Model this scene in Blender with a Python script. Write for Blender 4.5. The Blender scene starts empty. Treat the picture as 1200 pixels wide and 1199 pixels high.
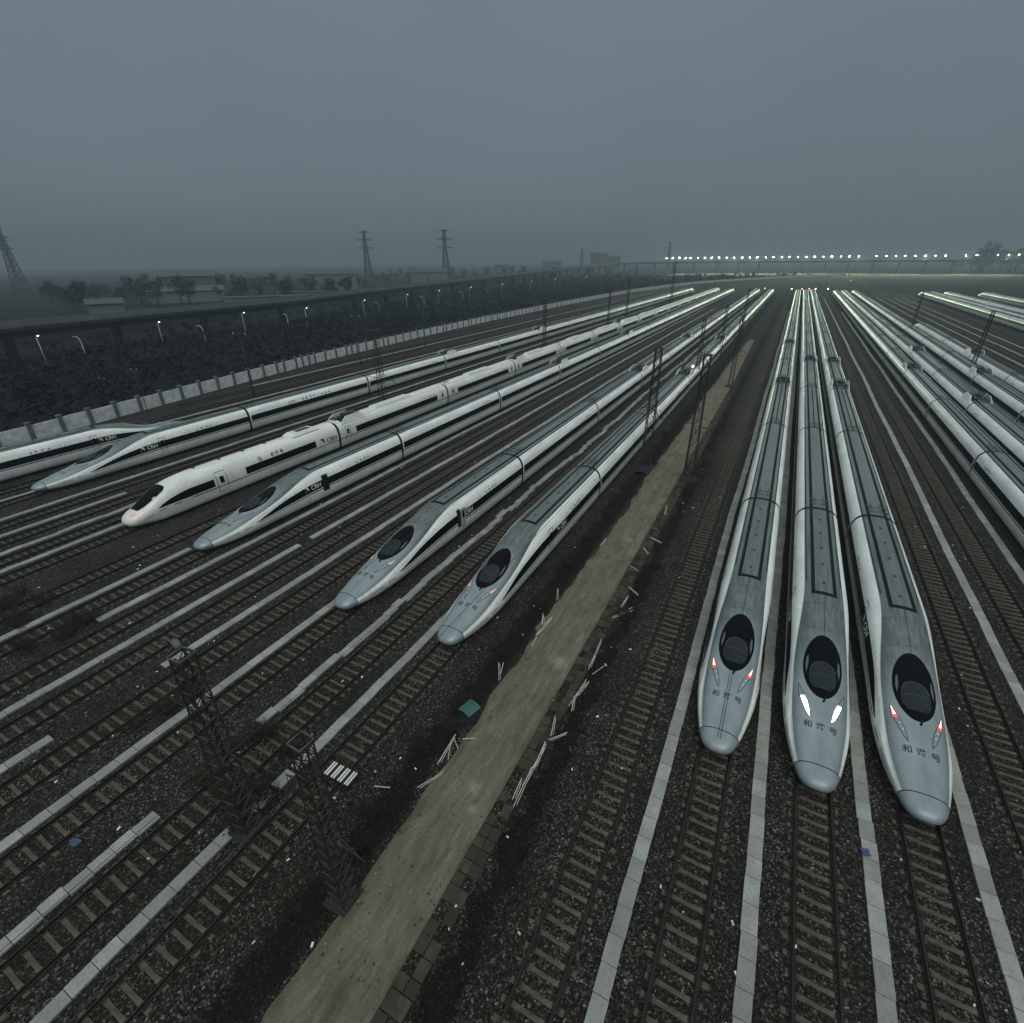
import bpy, bmesh, math, random
import numpy as np
from mathutils import Vector, Matrix

rnd = random.Random(7)
SC = bpy.context.scene
COL = SC.collection
PI = math.pi
R = math.radians

# ------------------------------------------------------------------ camera
FPX, TILT, YAW, ROLL = 588.773, R(26.5655), R(27.6568), R(-0.5233)
CAMH = 23.5
_fy = Vector((-math.sin(YAW), math.cos(YAW), 0)); _r = Vector((math.cos(YAW), math.sin(YAW), 0)); _u = Vector((0, 0, 1))
CW = _fy * math.cos(TILT) - _u * math.sin(TILT)
_U = _fy * math.sin(TILT) + _u * math.cos(TILT)
CR = _r * math.cos(ROLL) + _U * math.sin(ROLL)
CU = _U * math.cos(ROLL) - _r * math.sin(ROLL)
cam_d = bpy.data.cameras.new('camera'); cam = bpy.data.objects.new('camera', cam_d); COL.objects.link(cam)
M = Matrix((CR, CU, -CW)).transposed().to_4x4(); M.translation = Vector((0, 0, CAMH)); cam.matrix_world = M
cam_d.sensor_fit = 'HORIZONTAL'; cam_d.sensor_width = 36; cam_d.lens = 36 * FPX / 1200
cam_d.clip_start = 0.1; cam_d.clip_end = 20000
SC.camera = cam

# ------------------------------------------------------------------ sky, sun, exposure
SUN_EL, SUN_AZ = R(52), R(150)
w = bpy.data.worlds.new('World'); SC.world = w; w.use_nodes = True
nt = w.node_tree; nt.nodes.clear()
out = nt.nodes.new('ShaderNodeOutputWorld'); bg1 = nt.nodes.new('ShaderNodeBackground'); bg2 = nt.nodes.new('ShaderNodeBackground')
add = nt.nodes.new('ShaderNodeAddShader')
sky = nt.nodes.new('ShaderNodeTexSky'); sky.sky_type = 'NISHITA'; sky.sun_disc = False
sky.sun_elevation = SUN_EL; sky.sun_rotation = SUN_AZ; sky.air_density = 1.0; sky.dust_density = 4.0
nt.links.new(sky.outputs[0], bg1.inputs[0]); bg1.inputs[1].default_value = 0.0055
# overcast cloud deck: an even grey that brightens towards the zenith
tc = nt.nodes.new('ShaderNodeTexCoord'); sx = nt.nodes.new('ShaderNodeSeparateXYZ'); rp = nt.nodes.new('ShaderNodeValToRGB')
nt.links.new(tc.outputs['Generated'], sx.inputs[0]); nt.links.new(sx.outputs['Z'], rp.inputs[0])
e = rp.color_ramp.elements
e[0].position = 0.0; e[0].color = (0.105, 0.135, 0.158, 1)
e[1].position = 1.0; e[1].color = (0.86, 0.95, 0.95, 1)
x = e.new(0.10); x.color = (0.135, 0.172, 0.202, 1)
x = e.new(0.33); x.color = (0.165, 0.205, 0.235, 1)
x = e.new(0.6); x.color = (0.46, 0.52, 0.54, 1)
nz = nt.nodes.new('ShaderNodeTexNoise'); nz.inputs['Scale'].default_value = 2.2; nz.inputs['Detail'].default_value = 4
nt.links.new(tc.outputs['Generated'], nz.inputs['Vector'])
mr = nt.nodes.new('ShaderNodeMapRange'); mr.inputs['To Min'].default_value = 0.86; mr.inputs['To Max'].default_value = 1.14
nt.links.new(nz.outputs['Fac'], mr.inputs['Value'])
mm = nt.nodes.new('ShaderNodeVectorMath'); mm.operation = 'SCALE'
nt.links.new(rp.outputs[0], mm.inputs[0]); nt.links.new(mr.outputs[0], mm.inputs['Scale'])
nt.links.new(mm.outputs[0], bg2.inputs[0]); bg2.inputs[1].default_value = 1.0
nt.links.new(bg1.outputs[0], add.inputs[0]); nt.links.new(bg2.outputs[0], add.inputs[1]); nt.links.new(add.outputs[0], out.inputs[0])
sd = bpy.data.lights.new('sun', 'SUN'); sd.energy = 1.3; sd.angle = R(35); sd.color = (1.0, 0.98, 0.93)
so = bpy.data.objects.new('sun', sd); COL.objects.link(so)
_sv = Vector((math.sin(SUN_AZ) * math.cos(SUN_EL), math.cos(SUN_AZ) * math.cos(SUN_EL), math.sin(SUN_EL)))
so.rotation_euler = _sv.to_track_quat('Z', 'Y').to_euler()
SC.view_settings.view_transform = 'Standard'; SC.view_settings.look = 'None'
SC.view_settings.exposure = 0.0; SC.view_settings.gamma = 1.0
SC.cycles.max_bounces = 5; SC.cycles.volume_bounces = 0
SC.cycles.use_denoising = True

# ------------------------------------------------------------------ materials
def lin(r, g, b): return (r, g, b, 1)
class NT:
    def __init__(s, name):
        s.m = bpy.data.materials.new(name); s.m.use_nodes = True; s.t = s.m.node_tree
        s.b = s.t.nodes['Principled BSDF']; s.tc = s.n('ShaderNodeTexCoord')
    def n(s, k, **kw):
        x = s.t.nodes.new(k)
        for a, v in kw.items():
            if a in x.inputs: x.inputs[a].default_value = v
            else: setattr(x, a, v)
        return x
    def l(s, a, b): s.t.links.new(a, b)
    def coord(s, scale=(1, 1, 1), kind='Object'):
        m = s.n('ShaderNodeMapping'); m.inputs['Scale'].default_value = scale; s.l(s.tc.outputs[kind], m.inputs[0]); return m.outputs[0]
    def noise(s, scale, detail=4, vec=None, rough=.55):
        x = s.n('ShaderNodeTexNoise'); x.inputs['Scale'].default_value = scale; x.inputs['Detail'].default_value = detail; x.inputs['Roughness'].default_value = rough
        s.l(vec if vec is not None else s.tc.outputs['Object'], x.inputs['Vector']); return x.outputs['Fac']
    def ramp(s, fac, stops):
        x = s.n('ShaderNodeValToRGB'); el = x.color_ramp.elements
        el[0].position, el[0].color = stops[0][0], lin(*stops[0][1]); el[1].position, el[1].color = stops[-1][0], lin(*stops[-1][1])
        for p, c in stops[1:-1]:
            y = el.new(p); y.color = lin(*c)
        s.l(fac, x.inputs[0]); return x.outputs[0]
    def mix(s, fac, a, b, mode='MIX'):
        x = s.n('ShaderNodeMix', data_type='RGBA', blend_type=mode)
        for v, i in ((fac, 0), (a, 6), (b, 7)):
            if hasattr(v, 'is_linked'): s.l(v, x.inputs[i])
            else: x.inputs[i].default_value = v if i == 0 else lin(*v)
        return x.outputs[2]
    def math(s, op, a, b=None):
        x = s.n('ShaderNodeMath', operation=op)
        for i, v in enumerate((a, b)):
            if v is None: continue
            if hasattr(v, 'is_linked'): s.l(v, x.inputs[i])
            else: x.inputs[i].default_value = v
        return x.outputs[0]
    def bump(s, h, strength=.4, dist=.02):
        x = s.n('ShaderNodeBump'); x.inputs['Strength'].default_value = strength; x.inputs['Distance'].default_value = dist
        s.l(h, x.inputs['Height']); s.l(x.outputs[0], s.b.inputs['Normal'])
    def set(s, col=None, rough=None, metal=None, spec=None, coat=None):
        if col is not None:
            if hasattr(col, 'is_linked'): s.l(col, s.b.inputs['Base Color'])
            else: s.b.inputs['Base Color'].default_value = lin(*col)
        for k, v in (('Roughness', rough), ('Metallic', metal), ('Specular IOR Level', spec), ('Coat Weight', coat)):
            if v is None: continue
            if hasattr(v, 'is_linked'): s.l(v, s.b.inputs[k])
            else: s.b.inputs[k].default_value = v
        return s.m
def simple(name, c, rough=.6, metal=0, var=.25, scale=3, spec=.4):
    t = NT(name); f = t.noise(scale, 5)
    col = t.ramp(f, [(.3, tuple(v * (1 - var) for v in c)), (.7, tuple(min(1, v * (1 + var)) for v in c))])
    return t.set(col, rough, metal, spec)
def emit(name, c, strength):
    t = NT(name); t.set((.02, .02, .02), .4)
    t.b.inputs['Emission Color'].default_value = lin(*c); t.b.inputs['Emission Strength'].default_value = strength
    return t.m

def make_materials():
    D = {}
    # white train paint with streaky dirt
    t = NT('white_train_paint')
    a = t.noise(.8, 6, t.coord((1, .35, 1))); b = t.noise(5, 4, t.coord((1, 1, .12)))
    c1 = t.ramp(a, [(.3, (.60, .645, .625)), (.7, (.82, .865, .84))])
    c2 = t.mix(t.ramp(b, [(.45, (0, 0, 0)), (.75, (.35, .35, .35))]), c1, (.36, .38, .36))
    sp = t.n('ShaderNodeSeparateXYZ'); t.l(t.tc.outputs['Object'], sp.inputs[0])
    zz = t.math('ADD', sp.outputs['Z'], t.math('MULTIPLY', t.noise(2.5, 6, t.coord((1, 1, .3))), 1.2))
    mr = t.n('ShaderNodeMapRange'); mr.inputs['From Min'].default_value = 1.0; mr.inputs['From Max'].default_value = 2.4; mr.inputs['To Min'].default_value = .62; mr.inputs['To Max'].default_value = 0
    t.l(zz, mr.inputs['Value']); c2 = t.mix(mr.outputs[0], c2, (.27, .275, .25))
    d3 = t.noise(9, 6, t.coord((1, .5, .25)), .7); c2 = t.mix(t.ramp(d3, [(.56, (0, 0, 0)), (.72, (.4, .4, .4))]), c2, (.25, .26, .24))
    t.b.inputs['Coat Roughness'].default_value = .22
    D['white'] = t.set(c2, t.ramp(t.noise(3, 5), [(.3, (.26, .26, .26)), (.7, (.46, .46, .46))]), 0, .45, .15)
    # silver bonnet and roof; sooty behind the cab, the fade paints in the nose's brighter sky reflection
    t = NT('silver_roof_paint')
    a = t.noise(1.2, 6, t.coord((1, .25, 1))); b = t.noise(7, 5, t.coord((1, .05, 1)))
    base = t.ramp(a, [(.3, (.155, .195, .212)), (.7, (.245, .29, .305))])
    soot_shade = t.ramp(b, [(.3, (.060, .080, .078)), (.75, (.15, .18, .175))])
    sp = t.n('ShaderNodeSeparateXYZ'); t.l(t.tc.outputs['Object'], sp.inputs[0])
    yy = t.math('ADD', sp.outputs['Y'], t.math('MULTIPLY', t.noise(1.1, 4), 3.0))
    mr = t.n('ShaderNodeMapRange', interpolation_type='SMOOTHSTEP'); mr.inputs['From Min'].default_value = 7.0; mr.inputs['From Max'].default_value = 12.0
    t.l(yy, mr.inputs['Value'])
    D['silver'] = t.set(t.mix(mr.outputs[0], base, soot_shade), .42, .25, .5)
    t = NT('sooty_roof_paint')
    b = t.noise(6, 6, t.coord((1, .05, 1))); c = t.noise(.5, 4)
    D['roof'] = t.set(t.mix(c, t.ramp(b, [(.3, (.07, .09, .09)), (.75, (.17, .20, .20)) ]), (.12, .145, .15)), .38, .2, .5)
    t = NT('cream_train_paint')
    a = t.noise(.8, 6, t.coord((1, .35, 1))); b = t.noise(5, 4, t.coord((1, 1, .12)))
    c1 = t.ramp(a, [(.3, (.54, .57, .52)), (.7, (.70, .73, .68))])
    D['cream'] = t.set(t.mix(t.ramp(b, [(.45, (0, 0, 0)), (.75, (.4, .4, .4))]), c1, (.34, .36, .32)), .35, 0, .5, .2)
    D['glass'] = NT('black_glass').set((.0015, .002, .004), .10, 0, .05)
    D['doorp'] = simple('dusty_door_panel', (.30, .27, .23), .5, 0, .2, 4)
    D['band'] = NT('dark_window_band').set((.002, .0025, .003), .3, 0, .06)
    D['dash'] = simple('dark_dashboard', (.013, .019, .025), .5, 0, .35, 4, .15); D['pillar'] = simple('cab_pillar', (.07, .09, .095), .5, 0, .2, 4)
    D['seam'] = simple('black_rubber', (.006, .009, .010), .7, 0, .3, 5, .1)
    D['ink'] = simple('black_lettering', (.015, .018, .02), .6, 0, .1, 5)
    D['wlet'] = simple('white_lettering', (.62, .66, .65), .5, 0, .06, 5)
    D['under'] = simple('undercarriage_grime', (.018, .018, .017), .8, 0, .3, 4, .2)
    D['gear'] = simple('roof_gear_steel', (.05, .055, .06), .5, .3, .4, 6)
    D['porcelain'] = simple('white_insulator', (.45, .46, .45), .4, 0, .1, 5)
    D['lampglass'] = NT('lamp_glass').set((.17, .21, .24), .15, 0, .5)
    D['red'] = emit('red_lamp', (1.0, .07, .10), 1.3); D['hot'] = emit('hot_lamp_core', (1.0, .72, .45), 2.6)
    D['pink'] = emit('pink_lamp', (1.0, .62, .60), .6)
    D['head'] = emit('headlight_white', (.95, 1.0, .88), 12.0)
    D['spark'] = emit('white_work_lamp', (.85, .92, 1.0), 40.0)
    D['flood'] = emit('floodlight', (.86, 1.0, .70), 110.0)
    D['sig_w'] = emit('signal_white', (1.0, .9, .9), 12.0)
    D['sig_r'] = emit('signal_red', (1.0, .25, .25), 8.0)
    D['street'] = emit('street_lamp_glow', (1.0, .96, .88), 5.0)
    # ballast
    t = NT('ballast_gravel')
    v = t.n('ShaderNodeTexVoronoi'); v.inputs['Scale'].default_value = 15.0; t.l(t.tc.outputs['Object'], v.inputs['Vector'])
    sep = t.n('ShaderNodeSeparateColor'); t.l(v.outputs['Color'], sep.inputs[0])
    stone = t.ramp(sep.outputs[0], [(.0, (.004, .0037, .003)), (.42, (.0135, .0125, .0105)), (.75, (.034, .0315, .0265)), (.92, (.075, .070, .061)), (.985, (.15, .145, .13)), (1, (.24, .235, .22))])
    big = t.noise(.11, 5); mid = t.noise(.8, 5, None, .65); olive = t.noise(.23, 4)
    c = t.mix(t.ramp(big, [(.35, (0, 0, 0)), (.7, (.55, .55, .55))]), stone, (.010, .0088, .006))
    c = t.mix(t.ramp(olive, [(.5, (0, 0, 0)), (.75, (.5, .5, .5))]), c, (.0155, .0155, .008))
    c = t.mix(t.ramp(mid, [(.42, (0, 0, 0)), (.75, (.55, .55, .55))]), c, (.005, .005, .0045))
    # wet ditches either side of the dirt road
    sp = t.n('ShaderNodeSeparateXYZ'); t.l(t.tc.outputs['Object'], sp.inputs[0])
    xx = t.math('ADD', sp.outputs['X'], t.math('MULTIPLY', t.math('SUBTRACT', t.noise(.55, 6, None, .7), .5), 2.6))
    for c0, hw in ((-12.65, .95), (-6.35, .55)):
        d = t.math('ABSOLUTE', t.math('SUBTRACT', xx, c0))
        mr = t.n('ShaderNodeMapRange', interpolation_type='SMOOTHSTEP'); mr.inputs['From Min'].default_value = hw * .55; mr.inputs['From Max'].default_value = hw * 1.25; mr.inputs['To Min'].default_value = .8; mr.inputs['To Max'].default_value = 0
        t.l(d, mr.inputs['Value']); c = t.mix(mr.outputs[0], c, (.004, .0034, .0023))
    t.bump(v.outputs['Distance'], .9, .04)
    D['ballast'] = t.set(c, .92, 0, .12)
    # dirt road
    t = NT('packed_earth')
    a = t.noise(3.2, 8, t.coord((1, .16, 1)), .75); b = t.noise(14, 6, None, .7); c = t.noise(.4, 5); dd = t.noise(38, 3); e2 = t.noise(1.1, 6, t.coord((1, .35, 1)), .65)
    col = t.ramp(a, [(.28, (.066, .060, .045)), (.48, (.135, .125, .096)), (.75, (.225, .212, .170))])
    col = t.mix(t.ramp(b, [(.35, (0, 0, 0)), (.68, (.6, .6, .6))]), col, (.058, .050, .034))
    col = t.mix(t.ramp(e2, [(.46, (0, 0, 0)), (.72, (.75, .75, .75))]), col, (.045, .040, .024))
    col = t.mix(t.ramp(c, [(.45, (0, 0, 0)), (.7, (.4, .4, .4))]), col, (.13, .115, .085))
    col = t.mix(t.ramp(dd, [(.66, (0, 0, 0)), (.73, (.55, .55, .55))]), col, (.27, .25, .21))
    for px, py, rr in ((-8.9, 23.4, .95), (-9.3, 13.4, .6), (-8.8, 12.4, .4), (-9.1, 41, .8)):
        g = t.n('ShaderNodeVectorMath', operation='DISTANCE'); t.l(t.tc.outputs['Object'], g.inputs[0]); g.inputs[1].default_value = (px, py, .12)
        dist = t.math('ADD', g.outputs['Value'], t.math('MULTIPLY', t.noise(8, 8, None, .75), rr * 3.2))
        mr = t.n('ShaderNodeMapRange'); mr.inputs['From Min'].default_value = rr * 1.2; mr.inputs['From Max'].default_value = rr * 2.4; mr.inputs['To Min'].default_value = .4; mr.inputs['To Max'].default_value = 0
        t.l(dist, mr.inputs['Value']); col = t.mix(mr.outputs[0], col, (.42, .44, .42))
    t.bump(b, .7, .05)
    D['earth'] = t.set(col, .92, 0, .12)
    D['mud'] = simple('wet_dark_mud', (.012, .011, .009), .75, 0, .5, 1.5, .3)
    # concrete slabs
    t = NT('concrete_slab')
    oi = t.n('ShaderNodeNewGeometry'); a = t.noise(.9, 5); b = t.noise(9, 5)
    c1 = t.ramp(oi.outputs['Random Per Island'], [(0, (.19, .205, .19)), (.5, (.235, .25, .23)), (1, (.29, .305, .28))])
    c1 = t.mix(t.ramp(a, [(.4, (0, 0, 0)), (.72, (.7, .7, .7))]), c1, (.15, .155, .135))
    c1 = t.mix(t.ramp(b, [(.5, (0, 0, 0)), (.72, (.45, .45, .45))]), c1, (.085, .085, .075))
    D['slab'] = t.set(c1, .85, 0, .2)
    t = NT('old_kerb_slab'); oi = t.n('ShaderNodeNewGeometry'); a = t.noise(4, 5)
    D['kerb'] = t.set(t.mix(t.ramp(a, [(.4, (0, 0, 0)), (.7, (1, 1, 1))]), t.ramp(oi.outputs['Random Per Island'], [(0, (.022, .020, .015)), (1, (.06, .055, .041))]), (.03, .027, .019)), .9, 0, .15)
    t = NT('sleeper_concrete'); a = t.noise(3, 5); 
    D['sleeper'] = t.set(t.ramp(a, [(.3, (.040, .036, .026)), (.7, (.098, .090, .067))]), .9, 0, .15)
    D['rail'] = simple('rusty_rail', (.012, .0095, .008), .55, .4, .3, 4)
    D['steel'] = simple('dark_mast_steel', (.026, .021, .017), .6, .2, .4, 3)
    D['steel2'] = simple('weathered_steel', (.06, .06, .056), .6, .2, .4, 3)
    D['farsteel'] = simple('galvanised_steel', (.035, .04, .045), .6, .1, .2, 1)
    D['lamp_post'] = simple('pale_lamp_post', (.34, .36, .36), .5, 0, .15, 2)
    D['wood'] = simple('bleached_wood', (.40, .39, .35), .8, 0, .3, 6)
    D['wallp'] = simple('grey_render_panel', (.50, .53, .53), .85, 0, .28, 1.2)
    D['wallq'] = simple('dark_pillar_render', (.10, .115, .125), .85, 0, .25, 1.5)
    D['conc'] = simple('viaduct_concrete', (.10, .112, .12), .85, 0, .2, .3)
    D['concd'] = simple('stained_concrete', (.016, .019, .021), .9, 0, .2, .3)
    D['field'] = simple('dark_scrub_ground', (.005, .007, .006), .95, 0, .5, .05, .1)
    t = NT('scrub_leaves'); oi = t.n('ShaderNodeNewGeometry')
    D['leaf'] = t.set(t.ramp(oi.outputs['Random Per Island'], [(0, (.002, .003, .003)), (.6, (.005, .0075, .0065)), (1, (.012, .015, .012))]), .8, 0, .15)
    D['twig'] = simple('dry_twigs', (.035, .028, .022), .9, 0, .4, 8, .1)
    D['bark'] = simple('tree_bark', (.05, .045, .038), .9, 0, .3, 3, .1)
    D['plaster'] = simple('pale_plaster', (.10, .112, .12), .85, 0, .15, .1)
    D['plaster2'] = simple('grey_plaster', (.06, .068, .075), .85, 0, .15, .1)
    D['rooft'] = simple('grey_sheet_roof', (.035, .042, .05), .6, 0, .15, .2)
    D['pane'] = NT('dark_pane').set((.02, .025, .03), .2)
    D['green'] = simple('green_painted_metal', (.02, .085, .075), .5, 0, .3, 5)
    D['boxside'] = simple('dark_box_side', (.025, .03, .03), .7, 0, .3, 5)
    D['bar'] = simple('white_painted_bar', (.62, .64, .62), .5, 0, .1, 8)
    D['blue'] = simple('blue_plastic', (.03, .05, .14), .5, 0, .3, 6)
    D['hill'] = simple('dark_hill', (.03, .038, .035), .95, 0, .3, .02, .1)
    return D
MAT = make_materials()

# ------------------------------------------------------------------ mesh helpers
class MB:
    """collects faces; build() links them as one mesh object"""
    def __init__(s): s.v = []; s.f = []; s.mi = []; s.mats = []; s.smooth = []
    def mat(s, m):
        if m not in s.mats: s.mats.append(m)
        return s.mats.index(m)
    def add(s, vs, fs, m, smooth=False):
        o = len(s.v); s.v += [tuple(v) for v in vs]; k = s.mat(m)
        for f in fs: s.f.append([o + i for i in f]); s.mi.append(k); s.smooth.append(smooth)
        return s
    def box(s, c, d, m, rz=0.0, top=None):
        hx, hy, hz = d[0] / 2, d[1] / 2, d[2] / 2; t = top or (1, 1)
        ca, sa = math.cos(rz), math.sin(rz); vs = []
        for z_, (tx, ty) in ((-hz, (1, 1)), (hz, t)):
            for a, b in ((-1, -1), (1, -1), (1, 1), (-1, 1)):
                px, py = a * hx * tx, b * hy * ty; vs.append((c[0] + px * ca - py * sa, c[1] + px * sa + py * ca, c[2] + z_))
        return s.add(vs, [(3, 2, 1, 0), (4, 5, 6, 7), (0, 1, 5, 4), (1, 2, 6, 5), (2, 3, 7, 6), (3, 0, 4, 7)], m)
    def bar(s, a, b, r, m, n=4, r2=None):
        a, b = Vector(a), Vector(b); d = b - a
        if d.length < 1e-6: return s
        r2 = r if r2 is None else r2
        q = d.to_track_quat('Z', 'Y'); vs = []
        for p, rr in ((a, r), (b, r2)):
            for i in range(n):
                t_ = 2 * PI * (i + .5) / n; vs.append(p + q @ Vector((rr * math.cos(t_), rr * math.sin(t_), 0)))
        fs = [(i, (i + 1) % n, n + (i + 1) % n, n + i) for i in range(n)] + [tuple(range(n))[::-1], tuple(range(n, 2 * n))]
        return s.add(vs, fs, m, n > 5)
    def path(s, pts, r, m, n=5):
        for a, b in zip(pts, pts[1:]): s.bar(a, b, r, m, n)
        return s
    def ball(s, c, r, m, k=6, sz=1):
        vs, fs = [], []
        for i in range(k + 1):
            th = PI * i / k
            for j in range(2 * k):
                ph = PI * j / k; vs.append((c[0] + r * math.sin(th) * math.cos(ph), c[1] + r * math.sin(th) * math.sin(ph), c[2] + sz * r * math.cos(th)))
        for i in range(k):
            for j in range(2 * k):
                a, b = i * 2 * k + j, i * 2 * k + (j + 1) % (2 * k); fs.append((a, a + 2 * k, b + 2 * k, b))
        return s.add(vs, fs, m, True)
    def grid(s, rows, m, close=False, smooth=True, mfun=None):
        nr, nc = len(rows), len(rows[0]); o = len(s.v)
        for r_ in rows: s.v += [tuple(p) for p in r_]
        for i in range(nr - 1):
            for j in range(nc if close else nc - 1):
                j2 = (j + 1) % nc
                s.f.append([o + i * nc + j, o + i * nc + j2, o + (i + 1) * nc + j2, o + (i + 1) * nc + j])
                s.mi.append(s.mat(mfun(i, j) if mfun else m)); s.smooth.append(smooth)
        return s
    def mesh(s, name):
        me = bpy.data.meshes.new(name); me.from_pydata(s.v, [], s.f)
        for m in s.mats: me.materials.append(m)
        me.polygons.foreach_set('material_index', s.mi); me.polygons.foreach_set('use_smooth', s.smooth)
        me.update(); return me
    def build(s, name, parent=None, loc=None, kind=None):
        o = bpy.data.objects.new(name, s.mesh(name)); COL.objects.link(o)
        if parent: o.parent = parent
        if loc: o.location = loc
        if kind: o['kind'] = kind
        return o
def tag(o, label, cat, group=None):
    o['label'] = label; o['category'] = cat
    if group: o['group'] = group
    return o
def thing(name, label, cat, loc=(0, 0, 0), rz=0, group=None):
    o = bpy.data.objects.new(name, None); COL.objects.link(o); o.location = loc; o.rotation_euler = (0, 0, rz); o.empty_display_size = .5
    return tag(o, label, cat, group)
def structure(o): o['kind'] = 'structure'; return o
def copy_tree(o, parent=None, kids=None):
    c = o.copy(); COL.objects.link(c)
    if parent: c.parent = parent
    for ch in (KIDS.get(o.name) or o.children): copy_tree(ch, c)
    return c
KIDS = {}
def project(p):
    q = Vector(p) - Vector((0, 0, CAMH)); d = q.dot(CW)
    if d <= .1: return None
    return 600 + FPX * q.dot(CR) / d, 599.5 - FPX * q.dot(CU) / d, d
def in_frame(p, m=10):
    t = project(p)
    return t is not None and -m < t[0] < 1200 + m and -m < t[1] < 1199 + m

def pchip(xs, ys):
    xs, ys = np.array(xs, float), np.array(ys, float); h = np.diff(xs); d = np.diff(ys) / h; m = np.zeros(len(xs))
    for i in range(1, len(xs) - 1):
        if d[i - 1] * d[i] > 0:
            w1, w2 = 2 * h[i] + h[i - 1], h[i] + 2 * h[i - 1]; m[i] = (w1 + w2) / (w1 / d[i - 1] + w2 / d[i])
    m[0], m[-1] = d[0], d[-1]
    def f(x):
        x = min(max(x, xs[0]), xs[-1]); i = min(max(int(np.searchsorted(xs, x)) - 1, 0), len(h) - 1); t = (x - xs[i]) / h[i]
        return float((2*t**3-3*t*t+1)*ys[i] + (t**3-2*t*t+t)*h[i]*m[i] + (-2*t**3+3*t*t)*ys[i+1] + (t**3-t*t)*h[i]*m[i+1])
    return f
def sstep(a, b, x):
    t = min(max((x - a) / (b - a), 0), 1); return t * t * (3 - 2 * t)

# ------------------------------------------------------------------ the ground
def build_ground():
    xs = [-3000, -900, -300, -100, -40, -14.6, -13.6, -12.9, -12.1, -11.6, -7.0, -6.6, -5.9, -5.2, 0, 40, 120, 400, 1200, 3000]
    zs = {-13.6: -.25, -12.9: -.45, -12.1: -.30, -6.6: -.35, -5.9: -.4}
    ys = [-400, -60, 0, 30, 60, 100, 150, 185, 215, 400, 800, 1500, 3400]
    g = MB(); rows = []
    for y in ys:
        fade = 1 if y <= 185 else 0
        rows.append([(x, y, zs.get(x, 0) * fade) for x in xs])
    def mf(i, j):
        x = (xs[j] + xs[j + 1]) / 2
        return MAT['ballast']
    # wind the faces upwards
    g.grid(rows, MAT['ballast'], smooth=False, mfun=mf)
    structure(g.build('ground'))
    # scrubland soil beyond the boundary wall
    wl = WALL
    s = MB(); pts = [(x - 2.2, y, .012) for x, y in wl] ; far = [(-1500, y, .012) for x, y in wl]
    s.grid([[a, b] for a, b in zip(far, pts)], MAT['field'], smooth=False)
    structure(s.build('scrub_soil'))
    s = MB(); s.grid([[(60, 520, .012), (160, 380, .012), (1500, 300, .012)], [(60, 900, .012), (160, 900, .012), (1500, 900, .012)]], MAT['field'], smooth=False)
    structure(s.build('field_soil'))
WALL = [(-92, -30), (-94, 0), (-96.5, 30), (-102, 62), (-108, 100), (-112.5, 150), (-115.5, 200), (-117.5, 300), (-116, 420), (-107, 520), (-96, 590), (-79, 650), (-60, 705), (-36, 762), (8, 850), (60, 930)]

def build_road():
    r = MB(); ys = [-25 + i * 1.0 for i in range(211)]
    rows = []
    for k, y in enumerate(ys):
        n1 = .12 * math.sin(y * .17) + .10 * math.sin(y * .83 + 1) + rnd.uniform(-.17, .17)
        sh = 0 if y < 120 else (y - 120) * .012
        l, q = -11.35 + n1 + sh * 1.2, -8.02 - sh
        rows.append([(l - .35, y, -.28), (l, y, .05), (l + .5, y, .10), ((l + q) / 2, y, .13), (q - .3, y, .12), (q, y, .10), (q + .02, y, -.2)])
    r.grid(rows, MAT['earth']); structure(r.build('dirt_road'))
    k = MB(); y = -20
    while y < 105:
        L = rnd.uniform(.5, .75)
        for c, wd in ((-7.76, .46), (-7.28, .46)):
            if rnd.random() < .80:
                k.box((c + rnd.uniform(-.03, .03), y + L / 2, -.06 + rnd.uniform(-.02, .025)), (wd, L - .05, .22), MAT['kerb'], rnd.uniform(-.03, .03))
        y += L
    o = k.build('kerb_slabs'); tag(o, 'row of dark stone kerb slabs edging the right side of the dirt road', 'kerb')

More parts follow.
